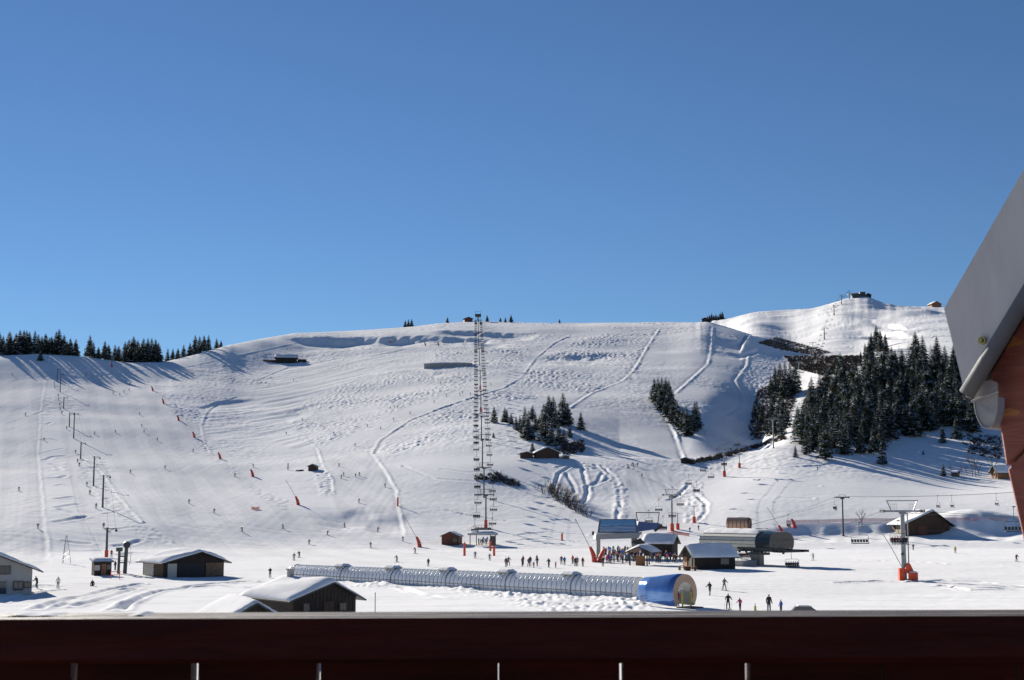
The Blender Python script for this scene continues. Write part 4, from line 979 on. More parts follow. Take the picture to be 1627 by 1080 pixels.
# near barn with the plank gable, and the roof in front of it
p = at_d(516, 150, 965); p.z = 0
gable('plank_barn', p, R(30)+face(p), 7.4, 10.0, 2.65, 4.15, 'near dark plank barn with thick snowy roof just above the rail', wall='dark_wood', snow=.42, over=.8, cat='barn', ridge_x=.7,
      parts=[('window',-2.2,1.5,.5,.6,'window_glass'),('window',2.1,1.4,.6,.6,'window_glass'),('door',.4,.0,1.2,2.3,'brown_wood')])
b = MB(); b.box((.5,8.3,4.6),(.55,.55,1.3)); b.box((.5,8.3,5.3),(.75,.75,.12)); b.build('chimney', ['concrete'], [o for o in bpy.data.objects if o.name == 'plank_barn'][0])
p = at_d(596, 152, 965); t = empty('marker_pole', p); tag(t, 'thin dark pole in the snow right of the plank barn', 'pole'); b = MB(); b.cyl((0,0,-.4),(0,0,3.0),.05,.04,6); b.build('stick', ['dark_wood'], t); b = MB(); b.cyl((0,0,3.0),(0,0,3.1),.06,.05,6); b.build('cap', ['dark_steel'], t)
p = at_d(402, 118, 970); p.z = 0
gable('low_shed', p, R(14)+face(p), 5.2, 9.0, 2.75, 4.25, 'nearest shed roof peeking over the rail left of the plank barn', wall='dark_wood', snow=.25, over=.7, cat='shed', ridge_x=.2)
# barn in the left middle distance
p = ray_ground(309, 917)
t = gable('timber_barn', p, R(24)+face(p), 10.8, 9.5, 2.6, 4.2, 'wide timber barn with open dark doorway and snowy roof on the left', wall='dark_wood', snow=.5, over=1.0, ridge_x=.9, cat='barn',
      parts=[('door',-.8,.0,4.6,2.45,'black_rubber'),('side_panel',-4.1,.0,1.6,2.4,'cream_wall'),('side_panel',3.6,.1,3.2,2.3,'log_wood')])  # open doorway is a black panel, the shade within put into its colour
for i in range(8):
    b = MB(); b.cyl((-5.52,.4,.25+i*.28),(-5.52,3.6+(i % 3)*.4,.25+i*.28),.14,.14,7); b.build('log', ['log_wood'], t)
b = MB(); b.box((-5.44,6.8,1.25),(.1,4.4,2.5)); b.build('side_panel', ['cream_wall'], t)
# white house cut by the left edge
p = ray_ground(-26, 944)
gable('white_house', p, face(p)+R(4), 12.4, 10, 3.3, 5.8, 'cream-walled house with brown eaves cut off by the left edge', wall='cream_wall', snow=.4, over=1.3, cat='house', boards=False, roofm='brown_wood',
      parts=[('window',2.6,2.7,1.3,1.0,'window_glass'),('window',4.4,.5,1.1,1.1,'window_glass'),('window',5.6,.8,.7,.7,'window_glass'),('door',2.3,.0,1.1,1.7,'window_glass')])
# drag-lift booth, drive and red gate
p = ray_ground(163, 914)
t = empty('lift_booth', p, face(p)+R(12)); tag(t, 'small wooden lift booth with blue-shaded snowy roof beside the drag lift', 'booth')
b = MB(); b.box((0,1,1.15),(2.9,2.2,2.5)); b.build('wall', ['dark_wood'], t)
b = MB(); b.box((-.95,-.13,1.3),(.9,.06,.9)); b.build('window', ['cream_wall'], t)
b = MB(); b.box((.15,-.13,1.0),(.8,.06,1.9)); b.build('door', ['warm_wood'], t)
b = MB(); b.box((1.0,-.13,1.4),(.7,.06,.8)); b.build('window', ['window_glass'], t)
b = MB(); b.box((0,.9,2.55),(3.6,3.2,.16), rx=R(9)); ro = b.build('roof', ['dark_steel'], t); sn = snow_slab(0,.9,0,3.5,3.1,.3,ro,3); sn.rotation_euler = (R(9),0,0); sn.location = (0,0,2.5)
p = ray_ground(193, 911)
t = empty('drag_lift_drive', p, face(p)+.1); tag(t, 'dark green drag-lift drive machine with big round wheel', 'lift machine')
b = MB(); b.cyl((.55,0,-.5),(.75,0,5.1),.36,.32,10); b.build('column', ['green_steel'], t)
b = MB(); b.cyl((-.55,0,-.5),(-.45,0,4.2),.25,.22,8); b.box((-.5,0,4.2),(1.1,.8,.7)); b.build('mast', ['green_steel'], t)
b = MB(); b.cyl((.75,-.5,5.0),(.75,.5,5.0),.62,.62,16); b.cyl((.75,-.55,5.0),(.75,-.62,5.0),.3,.3,10); b.build('wheel', ['dark_steel'], t)
b = MB(); b.box((.1,0,3.0),(1.5,.3,.25)); b.box((.1,0,1.9),(1.4,.25,.2)); b.tube([(1.3,-.3,1.5),(1.5,-.3,3.2),(1.4,-.3,4.6)],.04,5); b.build('brace', ['green_steel'], t)
p = ray_ground(183, 920); t = empty('entry_gate', p, face(p)); tag(t, 'low red gate frame in front of the drag-lift drive', 'gate')
for x in (-.7,.7):
    b = MB(); b.cyl((x,0,-.2),(x,0,1.3),.06,.06,6); b.build('post', ['red_pad'], t)
b = MB(); b.box((0,0,1.2),(1.4,.08,.12)); b.box((0,0,.7),(1.4,.08,.12)); b.build('bar', ['red_pad'], t)
p = ray_ground(104, 895); t = empty('lattice_mast', p, .2); tag(t, 'pale blue lattice mast left of the lift booth', 'mast')
for k in range(3):
    a = k*2.094; b = MB(); b.cyl((1.1*math.cos(a),1.1*math.sin(a),-.3),(.12*math.cos(a),.12*math.sin(a),5.6),.05,.04,5); b.build('leg', ['galvanised'], t)
b = MB()
for z in (.6,1.6,2.6,3.6,4.6):
    for k in range(3):
        r0 = 1.1-.175*z; a, a2 = k*2.094, (k+1)*2.094; b.cyl((r0*math.cos(a),r0*math.sin(a),z),((r0-.17)*math.cos(a2),(r0-.17)*math.sin(a2),z+.9),.025,.025,4)
b.build('bracing', ['galvanised'], t)
# small huts on the slopes
def hut(name, px, py, w, l, hw, hr, label, rz=0.0, d=None, **k):
    p = crest(px) if d == 'sky' else at_d(px, d, py) if d else ray_ground(px, py); return gable(name, p, face(p)+rz, w, l, hw, hr, label, **k)
hut('wooden_hut', 715, 866, 5.0, 4.5, 2.6, 3.7, 'reddish brown hut left of the central lift base', R(-14), wall='red_wood', snow=.16, over=.45, parts=[('window',1.5,.9,1.1,1.0,'window_glass')])
hut('cabin', 496, 748, 3.4, 3.4, 1.9, 2.7, 'tiny brown cabin alone on the middle slope', R(-15), wall='brown_wood', snow=.2, over=.4)
p = ray_ground(476, 748); t = empty('wood_stack', p, face(p)); tag(t, 'low dark stack of timber beside the tiny cabin', 'timber')
for i in range(4):
    b = MB(); b.cyl((-1.6,.2*i-.3,.2),(1.6,.2*i-.3,.25+.05*i),.2,.2,7); b.build('beam', ['dark_wood'], t)
p = ray_ground(457.5, 746); t = empty('marker_post', p); tag(t, 'dark upright marker post left of the tiny cabin', 'post')
b = MB(); b.cyl((0,0,-.3),(0,0,2.7),.22,.2,8); b.build('post', ['dark_wood'], t); b = MB(); b.cyl((0,0,2.7),(0,0,2.8),.26,.2,8); b.build('cap', ['dark_steel'], t)
hut('log_hut', 836.5, 728, 5.2, 5, 1.9, 2.5, 'low brown log hut left of the bigger barn below the trees', 0, wall='brown_wood', snow=.3, over=.4)
hut('alpine_barn', 870, 728, 9.6, 8, 2.3, 4.4, 'dark brown barn with pointed gable below the spruce clump', R(10), wall='brown_wood', snow=.4, over=.8, cat='barn')
hut('snowed_shed', 899, 729, 2.8, 2.4, .8, 1.3, 'small shed nearly buried in snow right of the dark barn', 0, wall='log_wood', snow=.5, over=.3, cat='shed')
hut('ticket_hut', 1089, 736, 3.8, 3.4, 1.6, 2.2, 'small dark hut at the foot of the shaded piste', R(-12), wall='dark_wood', snow=.3, over=.5)
hut('start_hut', 1120, 514, 6.0, 5, 3.0, 4.2, 'small dark hut on the ridge at the top of the steep piste', 0, d='sky', wall='dark_wood', snow=.3, over=.5)
hut('mountain_chalet', 1489, 494, 17, 14, 5.0, 9.5, 'distant brown chalet beside the grey eave on the far slope', R(30), d='sky', wall='warm_wood', snow=.6, over=1.5, cat='chalet')
hut('right_barn', 1474, 850, 13.6, 9.5, 3.4, 7.0, 'big dark brown barn with snowy roof behind the orange-padded pylon', R(24), wall='brown_wood', snow=.45, over=1.4, cat='barn', ridge_x=1.5,
    parts=[('door',-1.5,.0,2.6,2.6,'red_wood'),('bench_rail',2.3,1.1,7.0,.22,'log_wood'),('side_panel',5.0,.2,3.6,3.0,'pale_wood','left')])
hut('orange_chalet', 1580, 760, 5.2, 14, 2.6, 4.8, 'small orange-brown chalet with snowy roof touching the eave boards', R(-62), wall='warm_wood', snow=.5, over=.8, cat='chalet', parts=[('window',0,1.2,.9,.8,'window_glass')])
hut('garden_shed', 1523, 757, 3.4, 2.4, 1.5, 2.1, 'tiny white-roofed shed between bare trees on the right', R(75), wall='log_wood', snow=.3, over=.4, cat='shed')
# restaurant high on the left hill
p = ray_ground(456, 575); t = gable('mountain_restaurant', p, face(p)+R(90), 11, 17, 3.2, 5.6, 'low dark mountain restaurant on the upper left slope', wall='dark_wood', snow=.5, over=1.0, cat='restaurant')
t.location.x += 8
b = MB(); b.box((3,-4.0,1.0),(9,7,2.4)); b.build('annex', ['dark_wood'], t); b = MB(); b.box((0,22,.5),(6,10,1.2)); b.build('terrace', ['red_wood'], t)
# long low snow-covered shed across the slope
p0, p1 = ray_ground(674, 583), ray_ground(750, 586); pm = (p0+p1)/2; L = (p1-p0).length
L = 76*math.hypot(pm.x, pm.y)/F; t = empty('long_shed', pm, face(pm)+R(-8)); tag(t, 'long low grey shed half buried across the middle slope', 'shed')
b = MB(); b.box((0,3,.9),(L,6,4.4)); b.build('wall', ['concrete'], t)
b = MB(); b.box((0,3,3.25),(L+.8,6.8,.35)); ro = b.build('roof', ['grey_cladding'], t); snow_slab(0,3.2,3.4,L+.6,6.6,.9,ro,8)
# top station of the central lift and the red hut next to it
t = empty('top_station', topA, hA); tag(t, 'dark top station of the central chairlift on the skyline', 'lift station')
b = MB(); b.box((0,0,6.2),(6.4,9,2.6)); b.build('hull', ['dark_steel'], t)
for y in (-3,3):
    b = MB(); b.box((0,y,2.2),(1.2,1.0,6.0)); b.build('column', ['green_steel'], t)
b = MB(); b.cyl((-2.8,-4.6,7.5),(-2.8,-4.6,10),.12,.12,5); b.cyl((2.8,-4.6,7.5),(2.8,-4.6,10),.12,.12,5); b.box((0,-4.6,10),(6,.2,.2)); b.build('gantry', ['dark_steel'], t)
hut('ridge_hut', 744.5, 511, 8.5, 8, 3.6, 5.2, 'red-brown hut on the skyline left of the top station', R(10), d='sky', wall='red_wood', snow=.15, over=.9)
# summit buildings on the far peak
p = crest(1362); t = empty('summit_station', p, 0); tag(t, 'dark lift station crowning the far peak', 'lift station')
b = MB(); b.box((0,0,2.0),(16,10,6.0)); b.build('hull', ['dark_steel'], t); b = MB(); b.box((10,2,4),(9,8,9)); b.build('tower_block', ['dark_steel'], t)
b = MB(); b.box((-6,0,5.3),(18,11,.6), ry=R(-8)); b.build('roof', ['grey_cladding'], t)
hut('summit_hut', 1381, 477, 9, 8, 4, 6.5, 'small dark hut right of the summit station', 0, d='sky', wall='dark_wood', snow=.2, over=.8)

# ------------------------------------------------------------------ central lift base station
t = empty('lift_base_station', baseA, hA); tag(t, 'open base station of the central chairlift with white canopy', 'lift station')
for x in (-3.6,-1.8,2.2,3.6):
    for y in (-1.2,2.4):
        b = MB(); b.box((x,y,1.4),(.22,.22,3.4)); b.build('post', ['dark_steel'], t)
b = MB(); b.box((0,.6,3.15),(8.6,4.6,.6)); ro = b.build('canopy', ['grey_cladding'], t); snow_slab(0,.6,3.44,8.4,4.4,.4,ro,4)
b = MB(); b.box((2.9,.6,1.3),(1.3,2.6,2.6)); b.build('control_cabin', ['dark_glass'], t)
b = MB(); b.box((0,3.5,4.4),(5.6,5.0,.25)); b.cyl((0,5.5,4.6),(0,5.5,4.9),2.5,2.5,20)
for x in np.linspace(-2.7,2.7,8): b.cyl((x,1.0,4.5),(x,1.0,5.5),.05,.05,4)
b.box((0,1.0,5.5),(5.6,.08,.08)); b.build('drive_deck', ['dark_steel'], t)
# ------------------------------------------------------------------ billboard station
p = ray_ground(985, 886); p = at_d(985, 330, 886); rz = face(p)+R(6)
t = empty('billboard_station', p, rz); tag(t, 'lift station with slanted blue advertising panel on a concrete pillar', 'lift station')
b = MB(); b.box((-4.9,1.0,2.3),(.9,1.6,5.4)); b.build('pillar', ['concrete'], t)
b = MB(); b.box((3.6,2.5,2.3),(1.2,1.6,5.4)); b.build('pillar', ['concrete'], t)
b = MB(); b.prism([(-5.6,4.3),(4.3,4.6),(4.8,5.9),(-5.3,5.6)], -.4, 6.5); b.build('fascia', ['galvanised'], t)
b = MB(); M = Matrix.Translation((-.3,1.0,7.4)) @ Matrix.Rotation(R(-28), 4, 'X')
b.prism([(-4.8,-1.75),(4.6,-1.75),(4.3,1.75),(-4.2,1.75)], 0, .25, 0, M); pn = b.build('advertising_panel', ['silver_paint'], t)
def poster():
    m = bpy.data.materials.new('poster_print'); m.use_nodes = True; MAT['poster_print'] = m
    n = m.node_tree.nodes; l = m.node_tree.links; p_ = n['Principled BSDF']; p_.inputs['Roughness'].default_value = .35
    tc = n.new('ShaderNodeTexCoord'); sx = n.new('ShaderNodeSeparateXYZ'); l.new(tc.outputs['Generated'], sx.inputs[0])
    nz = n.new('ShaderNodeTexNoise'); nz.inputs['Scale'].default_value = 3.2; nz.inputs['Detail'].default_value = 6; l.new(tc.outputs['Generated'], nz.inputs['Vector'])
    ad = n.new('ShaderNodeMath'); ad.operation = 'MULTIPLY_ADD'; ad.inputs[1].default_value = .55; l.new(nz.outputs['Fac'], ad.inputs[0]); l.new(sx.outputs['Z'], ad.inputs[2])
    rp = n.new('ShaderNodeValToRGB'); e = rp.color_ramp.elements
    e[0].position = .3; e[0].color = (.45,.55,.66,1); e[1].position = 1.1; e[1].color = (.16,.34,.54,1)
    for ps_, c_ in ((.52,(.20,.31,.47,1)),(.62,(.42,.55,.68,1)),(.72,(.10,.18,.34,1)),(.82,(.30,.46,.62,1)),(.9,(.18,.38,.58,1))): k = e.new(ps_); k.color = c_
    l.new(ad.outputs[0], rp.inputs[0]); l.new(rp.outputs[0], p_.inputs['Base Color'])
poster()
b = MB(); b.prism([(-4.3,-1.45),(4.1,-1.45),(3.9,1.5),(-3.8,1.5)], -.03, 0.0, 0, M); b.build('poster', ['poster_print'], pn)
b = MB(); b.prism([(3.8,5.9),(8.6,6.6),(9.6,8.0),(4.6,8.4)], 2.0, 9.0); b.build('rear_canopy', ['blue_roof'], t)
b = MB()
for x in (4.8,9.4): b.cyl((x,5,7.8),(x+(.4 if x > 6 else -.4),5,10.4),.11,.11,6)
b.box((7.1,5,10.4),(5.6,.2,.2)); b.box((9.5,5,6.9),(2.2,1.4,.8), ry=R(-35)); b.build('gantry', ['dark_steel'], t)
b = MB(); b.cyl((-5.8,1,5.7),(-6.3,1,5.7),.45,.45,10); b.build('loudspeaker', ['dark_steel'], t)
b = MB(); b.prism([(2.6,3.6),(4.9,4.6),(6.2,3.2),(5.8,2.6)], 1.0, 1.4); b.build('brace', ['dark_steel'], t)
# snow-roofed hut behind, open shelter in front
p = at_d(1047, 350, 878)
gable('control_hut', p, face(p)+R(74), 5.4, 7.0, 3.2, 4.9, 'dark brown control hut with drooping snowy roof beside the billboard station', wall='dark_wood', snow=.45, over=.7).location = p + Vector((4.0,1.5,0))
p = at_d(1013, 296, 892); t = empty('ticket_shelter', p, face(p)+R(-14)); tag(t, 'open ticket shelter with thick snowy roof amid the queue', 'shelter')
for x, y in ((-1.6,0),(2.0,0),(-3.2,6),(1.0,6)):
    b = MB(); b.box((x,y,1.3),(.25,.25,3.0)); b.build('post', ['brown_wood'], t)
b = MB(); b.box((.5,.4,1.0),(1.9,.5,2.0)); b.build('wall', ['warm_wood'], t)
b = MB()
for xa, za, xb, zb in ((-2.6,2.5,.4,3.7),(.4,3.7,3.2,2.5)): b.prism([(xa,za),(xb,zb),(xb,zb+.16),(xa,za+.16)], -1.0, 8.0)
ro = b.build('roof', ['brown_wood'], t)
b = MB(); NX, NY = 12, 10; vs = []; fs = []
for i in range(NX):
    for j in range(NY):
        x = -2.7 + 6.0*i/(NX-1); z = 3.86-abs(x-.4)*.42; e = min(1,min(i,NX-1-i)/2+.1)*min(1,min(j,NY-1-j)/1.5+.15); vs.append((x, -1.0+9*j/(NY-1), z+.55*e))
for i in range(NX-1):
    for j in range(NY-1): fs.append((i*NY+j,(i+1)*NY+j,(i+1)*NY+j+1,i*NY+j+1))
b.add(vs, fs); b.build('snow_cover', ['roof_snow'], ro, True)
# cafe hut left of the big station
p = at_d(1129, 277, 903)
gable('snack_hut', p + Vector((-3.8,2.5,0)), face(p)+R(-66), 5.6, 8.4, 2.6, 4.4, 'dark snack hut with warm wooden porch in front of the big station', wall='dark_wood', snow=.4, over=.8,
      parts=[('window',6.2,1.0,1.7,1.1,'window_glass','right'),('porch',-1.4,.0,1.6,2.3,'warm_wood'),('door',1.2,.0,1.0,2.1,'brown_wood')])
for i in range(3):
    q = p + Vector((-5.6+i*.9, -1.6-.5*i, 0)); q.z = ground_z(q.x, q.y); tt = empty('picnic_table', q, .5+i); tag(tt, f'wooden picnic table by the snack hut porch, {nth(i)} from the left', 'table', 'picnic tables at the snack hut')
    b = MB(); b.box((0,0,.74),(1.6,.8,.06)); b.build('table_top', ['warm_wood'], tt)
    for x in (-.6,.6):
        b = MB(); b.box((x,0,.37),(.08,.7,.74)); b.build('leg', ['brown_wood'], tt)
    for y in (-.65,.65):
        b = MB(); b.box((0,y,.45),(1.6,.28,.05)); b.build('bench', ['warm_wood'], tt)
# ------------------------------------------------------------------ big detachable-lift station
p = at_d(1184, 300, 900); rz = face(p)+R(-44)
t = empty('detachable_lift_station', p, rz); tag(t, 'big lift station with long rounded grey hull and dark open end', 'lift station')
prof = [(-3.0,3.0),(-3.6,3.9),(-3.75,4.9),(-3.5,5.8),(-2.8,6.5),(-1.6,6.9),(1.6,6.9),(2.8,6.5),(3.5,5.8),(3.75,4.9),(3.6,3.9),(3.0,3.0)]     # (y, z)
def hull(x0, x1, pr, m=None, shift=0.0):
    b = m or MB(); n = len(pr)
    vs = [(x0, y, z) for y, z in pr] + [(x1, y, z) for y, z in pr]
    return b.add(vs, [tuple(range(n)), tuple(range(2*n-1, n-1, -1))] + [(i, n+i, n+(i+1) % n, (i+1) % n) for i in range(n)])
hull(-9.5, 6.3, prof).build('hull', ['grey_cladding'], t)
for k in range(4):
    b = MB(); z0 = (3.5,4.3,5.0,5.7)[k]; y0 = (-3.36,-3.68,-3.76,-3.56)[k]
    b.box((-1.6, y0, z0), (15.8, .06, .07)); b.build('cladding_seam', ['dark_steel'], t)
b = MB(); b.box((-6.0,-3.45,3.7),(5.2,.12,.6)); b.build('window', ['window_glass'], t)
hull(6.32, 10.2, [(y*.97, z*.985+.04) for y, z in prof]).build('end_shade_block', ['dark_glass'], t)  # closed block; the shade inside the opening is put into its dark colour
b = MB(); b.box((6.2,0,6.95),(.5,5.0,.2)); b.build('end_rim', ['silver_paint'], t)
b = MB(); NX, NY = 22, 8; vs = []; fs = []; r_ = random.Random(5)
for i in range(NX):
    for j in range(NY):
        y = -3.0+6.0*j/(NY-1); z = 6.9 if abs(y) < 1.6 else 6.9-(abs(y)-1.6)*.36; e = min(1,min(i,NX-1-i)/1.5+.1)*min(1,min(j,NY-1-j)+.05); vs.append((-9.4+15.6*i/(NX-1), y, z+.03+.38*e*r_.uniform(.6,1.3)))
for i in range(NX-1):
    for j in range(NY-1): fs.append((i*NY+j,(i+1)*NY+j,(i+1)*NY+j+1,i*NY+j+1))
b.add(vs, fs); b.build('snow_cover', ['roof_snow'], t, True)
b = MB(); b.box((4.6,-1.2,1.0),(2.4,1.3,4.2)); b.build('column', ['concrete'], t); b = MB(); b.box((-6.5,0,1.0),(1.6,1.3,4.2)); b.build('column', ['concrete'], t)
b = MB(); b.box((8.0,-3.2,3.1),(12.5,.5,.45)); b.box((8.0,3.2,3.1),(12.5,.5,.45)); b.box((12.0,0,3.0),(2.0,6.8,.4)); b.box((7.0,-3.6,2.5),(5.5,1.2,.4))
r_ = random.Random(9)
for i in range(26):
    x = 1.5+i*.5; b.cyl((x,-3.55,3.5),(x,-3.3,3.5),.26,.26,8)
    if i % 2: b.box((x,-3.6+r_.uniform(-.2,.2),2.8+r_.uniform(-.2,.3)),(.3,.4,.35))
for x in (10.5,12.5,13.4): b.cyl((x,-3.4,3.2),(x+.8,-3.4,4.5),.07,.07,5)
b.build('machinery', ['dark_steel'], t)
b = MB(); b.box((1.0,-4.6,.55),(9.5,4.2,1.1)); pl = b.build('platform', ['concrete'], t); snow_slab(1.0,-4.6,1.1,9.2,4.0,.2,pl,6)
b = MB()
for x in np.linspace(-3.4,5.4,9): b.cyl((x,-6.5,1.1),(x,-6.5,2.1),.04,.04,5)
b.box((1.0,-6.5,2.1),(8.9,.06,.06)); b.box((1.0,-6.5,1.6),(8.9,.05,.05)); b.build('railing', ['dark_steel'], pl)
# ------------------------------------------------------------------ upper two-seat lift station on two legs
p = at_d(1174, 405, 842); t = empty('drum_lift_station', p, face(p)+R(-12)); tag(t, 'weathered drum-shaped lift station raised on two legs behind the big station', 'lift station')
for x in (-4.0,4.6):
    b = MB(); b.box((x,1,2.4),(1.1,1.0,5.6)); b.build('leg', ['concrete'], t)
b = MB(); b.box((.8,1,5.0),(12.5,3.0,.7)); b.box((6.0,1,5.6),(3.2,2.6,.3)); b.build('deck', ['dark_steel'], t)
pr = [(1+2.2*math.cos(a), 7.0+1.75*math.sin(a)) for a in np.linspace(0, 2*math.pi, 16, endpoint=False)]
hull(-3.3, 2.6, pr).build('drum', ['beige_panel'], t, False)
hull(2.62, 3.1, [(1+(y-1)*.9, 7+(z-7)*.9) for y, z in pr]).build('drum_end', ['log_wood'], t)
b = MB()
for k in range(5): b.box((-2.6+k*1.1,-1.22,7.0),(.12,.05,2.2), mi=0)
b.build('rib', ['red_wood'], t)
p = at_d(1148, 398, 838); gable('operator_hut', p, face(p)+R(-80), 3.6, 4.6, 2.0, 2.9, 'small hut with blue-grey roof left of the drum-shaped station', wall='dark_wood', snow=.15, over=.6)

# ------------------------------------------------------------------ conveyor tunnel: ribs and clear panels
TD = (TUN1-TUN0); TL = Vector((TD.x, TD.y, 0)).length; trz = math.atan2(TD.y, TD.x)
t = empty('conveyor_tunnel', (TUN0.x, TUN0.y, TUN0.z), trz); tag(t, 'long clear polycarbonate tunnel over the moving carpet across the valley floor', 'tunnel')
NS = 84; SEG = TL/NS
def tun_arc(r, n=16): return [(r*1.0*math.cos(a), 1.05 + r*1.12*math.sin(a)) for a in np.linspace(R(-32), R(212), n)]
pm = MB(); A = tun_arc(1.55)
n = len(A); bulge = 0.0
for x in (0.0, SEG*.5, SEG):
    k = 1.0 + (.05 if x == SEG*.5 else 0); pm.v += [(x, y*k, 1.05+(z-1.05)*k) for y, z in A]
for s in range(2):
    for i in range(n-1): pm.f.append((s*n+i, (s+1)*n+i, (s+1)*n+i+1, s*n+i+1)); pm.m.append(0)
panel_me = pm.mesh('panel', ['polycarbonate'], True)
rm = MB(); rm.tube([(0, y*1.02, 1.05+(z-1.05)*1.02) for y, z in A], .035, 5); rib_me = rm.mesh('rib', ['galvanised'])
rm2 = MB(); rm2.tube([(0, y*1.05, 1.05+(z-1.05)*1.05) for y, z in A], .075, 6); ring_me = rm2.mesh('joint_ring', ['galvanised'])
for i in range(NS):
    zo = -0.55*i/NS
    put('panel', panel_me, t, (i*SEG, 0, zo)); big = i in (12, 26, 40, 54, 68, NS-1)
    put('joint_ring' if big else 'rib', ring_me if big else rib_me, t, (i*SEG, 0, zo))
b = MB(); b.box((TL/2, 0, .12), (TL, 1.2, .3)); b.box((TL/2, 1.6, .75), (TL, .05, .12)); b.build('conveyor_belt', ['concrete'], t)
for i in (12,26,40,54,68):
    b = MB(); b.box((i*SEG+1.4, 0, 2.85-.55*i/NS), (2.6, 1.7, .14)); rf = b.build('vent_roof', ['grey_cladding'], t); snow_slab(i*SEG+1.4, 0, 2.92-.55*i/NS, 2.9, 2.0, .35, rf, i)
# blue entrance portal
q = at_d(1062, 176, 950); t = empty('tunnel_portal', q, trz); tag(t, 'blue flared entrance portal with beige round front at the near end of the tunnel', 'portal')
def parc(r, n=26, lo=-42, hi=222, zc=1.75, kz=1.0): return [(r*math.cos(a), zc + r*kz*math.sin(a)) for a in np.linspace(R(lo), R(hi), n)]
b = MB(); secs = [(-2.6,2.25),(-1.6,2.28),(0,2.1),(1.8,1.85),(3.4,1.72)]; n = 26
vs = []
for x, r in secs: vs += [(x, y, z) for y, z in parc(r)]
for x, r in secs: vs += [(x, y, z) for y, z in parc(r-.08)]
fs = []; S = len(secs)
for s in range(S-1):
    for i in range(n-1): fs.append((s*n+i,(s+1)*n+i,(s+1)*n+i+1,s*n+i+1)); fs.append((S*n+s*n+i,S*n+s*n+i+1,S*n+(s+1)*n+i+1,S*n+(s+1)*n+i))
for i in range(n-1): fs.append((i,i+1,S*n+i+1,S*n+i)); k = (S-1)*n; fs.append((k+i,S*n+k+i,S*n+k+i+1,k+i+1))
b.add(vs, fs); b.m = [1 if all(i >= S*n for i in f) else 0 for f in b.f]; shell = b.build('shell', ['portal_blue','silver_paint'], t, True)
b = MB()
for k in range(7):                                         # pale swirl lettering printed along the lower flank
    x = -1.9+k*.55; r = 2.262-.004*k; a = R(222-9); pts = []
    for i in range(7):
        u = i/6; aa = R(188 + 10*math.sin(u*5+k)); rr = np.interp(x+u*.5, [s[0] for s in secs], [s[1] for s in secs])+.012; pts.append((x+u*.5, rr*math.cos(aa), 1.75+rr*math.sin(aa)))
    b.tube(pts, .022, 4)
b.build('lettering', ['silver_paint'], shell)
b = MB(); o_, i_ = parc(2.25, 30), parc(1.45, 30, -38, 218, 1.65); n = 30
vs = [(-2.62,y,z) for y, z in o_]+[(-2.62,y,z) for y, z in i_]+[(-2.52,y,z) for y, z in o_]+[(-2.52,y,z) for y, z in i_]; fs = []
for i in range(n-1): fs += [(i,i+1,n+i+1,n+i),(2*n+i,3*n+i,3*n+i+1,2*n+i+1),(n+i,n+i+1,3*n+i+1,3*n+i),(i,2*n+i,2*n+i+1,i+1)]
b.add(vs, fs); b.build('front_ring', ['beige_panel'], t)
b = MB(); b.box((-3.3,0,.05),(2.2,2.4,.25)); b.build('threshold', ['dark_steel'], t)
for y in (-.7,.9):
    b = MB(); b.box((-2.9,y,.95),(.14,.14,1.9)); b.box((-3.2,y,.5),(.7,.10,.10)); b.build('gate_post', ['yellow_paint'], t)

# ------------------------------------------------------------------ the silver car behind the rail, bottom right
p = at_d(1281, 157, 968); p.z = ground_z(p.x, p.y)
t = empty('parked_car', p, R(4)+face(p)); tag(t, 'silver car with only its roof showing above the rail', 'car')
b = MB(); b.prism([(-2.1,.25),(2.1,.25),(2.15,.75),(1.5,.88),(-1.6,.92),(-2.15,.8)], 0, 1.75); body = b.build('body', ['silver_paint'], t)
b = MB(); b.prism([(-1.55,.9),(1.35,.9),(.62,1.40),(.2,1.47),(-.7,1.48),(-1.1,1.42)], .14, 1.61); cab = b.build('cabin', ['window_glass'], t)
b = MB(); b.prism([(.66,1.40),(.22,1.475),(-.7,1.49),(-1.12,1.425),(-1.1,1.46),(-.7,1.53),(.22,1.515),(.64,1.44)], .12, 1.63); rf = b.build('roof', ['silver_paint'], t)
for x in (-1.3,1.3):
    for y in (.06,1.69):
        b = MB(); b.cyl((x,y-.1,.32),(x,y+.1,.32),.32,.32,16); w = b.build('wheel', ['black_rubber'], t); b = MB(); b.cyl((x,y-.11,.32),(x,y+.11,.32),.19,.19,12); b.build('rim', ['silver_paint'], w)
snow_slab(-.3,.87,1.50,1.4,1.3,.10,rf,12)

# ================================================================== trees
n_tree = 0
gL = 'spruces on the left skyline'
spots = []
for k in range(21): spots.append((2+k*5.9+random.uniform(-2,2), 1078+random.uniform(0,45), random.uniform(30,42) if k < 18 else random.uniform(18,30)))
for x, h in ((144,34),(150,26),(158,15),(168,30),(174,26),(184,22),(190,24),(200,36),(206,36),(213,38),(220,34),(229,36),(236,38),(242,38),(248,36),(253,30),(268,22),(276,20),(284,18),(293,24),(303,24),(311,27),(318,24),(325,22),(332,20),(345,14),(352,10)):
    spots.append((x, 1135+random.uniform(0,50) if x < 262 else 1235+random.uniform(-20,30), h+random.uniform(-2,6)))
for k, (x, d, h) in enumerate(sorted(spots)): spruce_px(x, 560, h*0.95+2, f'dark spruce on the left skyline, {nth(k)} from the left edge', gL, sky=random.uniform(2,26), slim=random.uniform(1.25,1.6))
spruce_px(64, 573, 17, 'lone bushy spruce on the snow below the left skyline', None, slim=1.7)
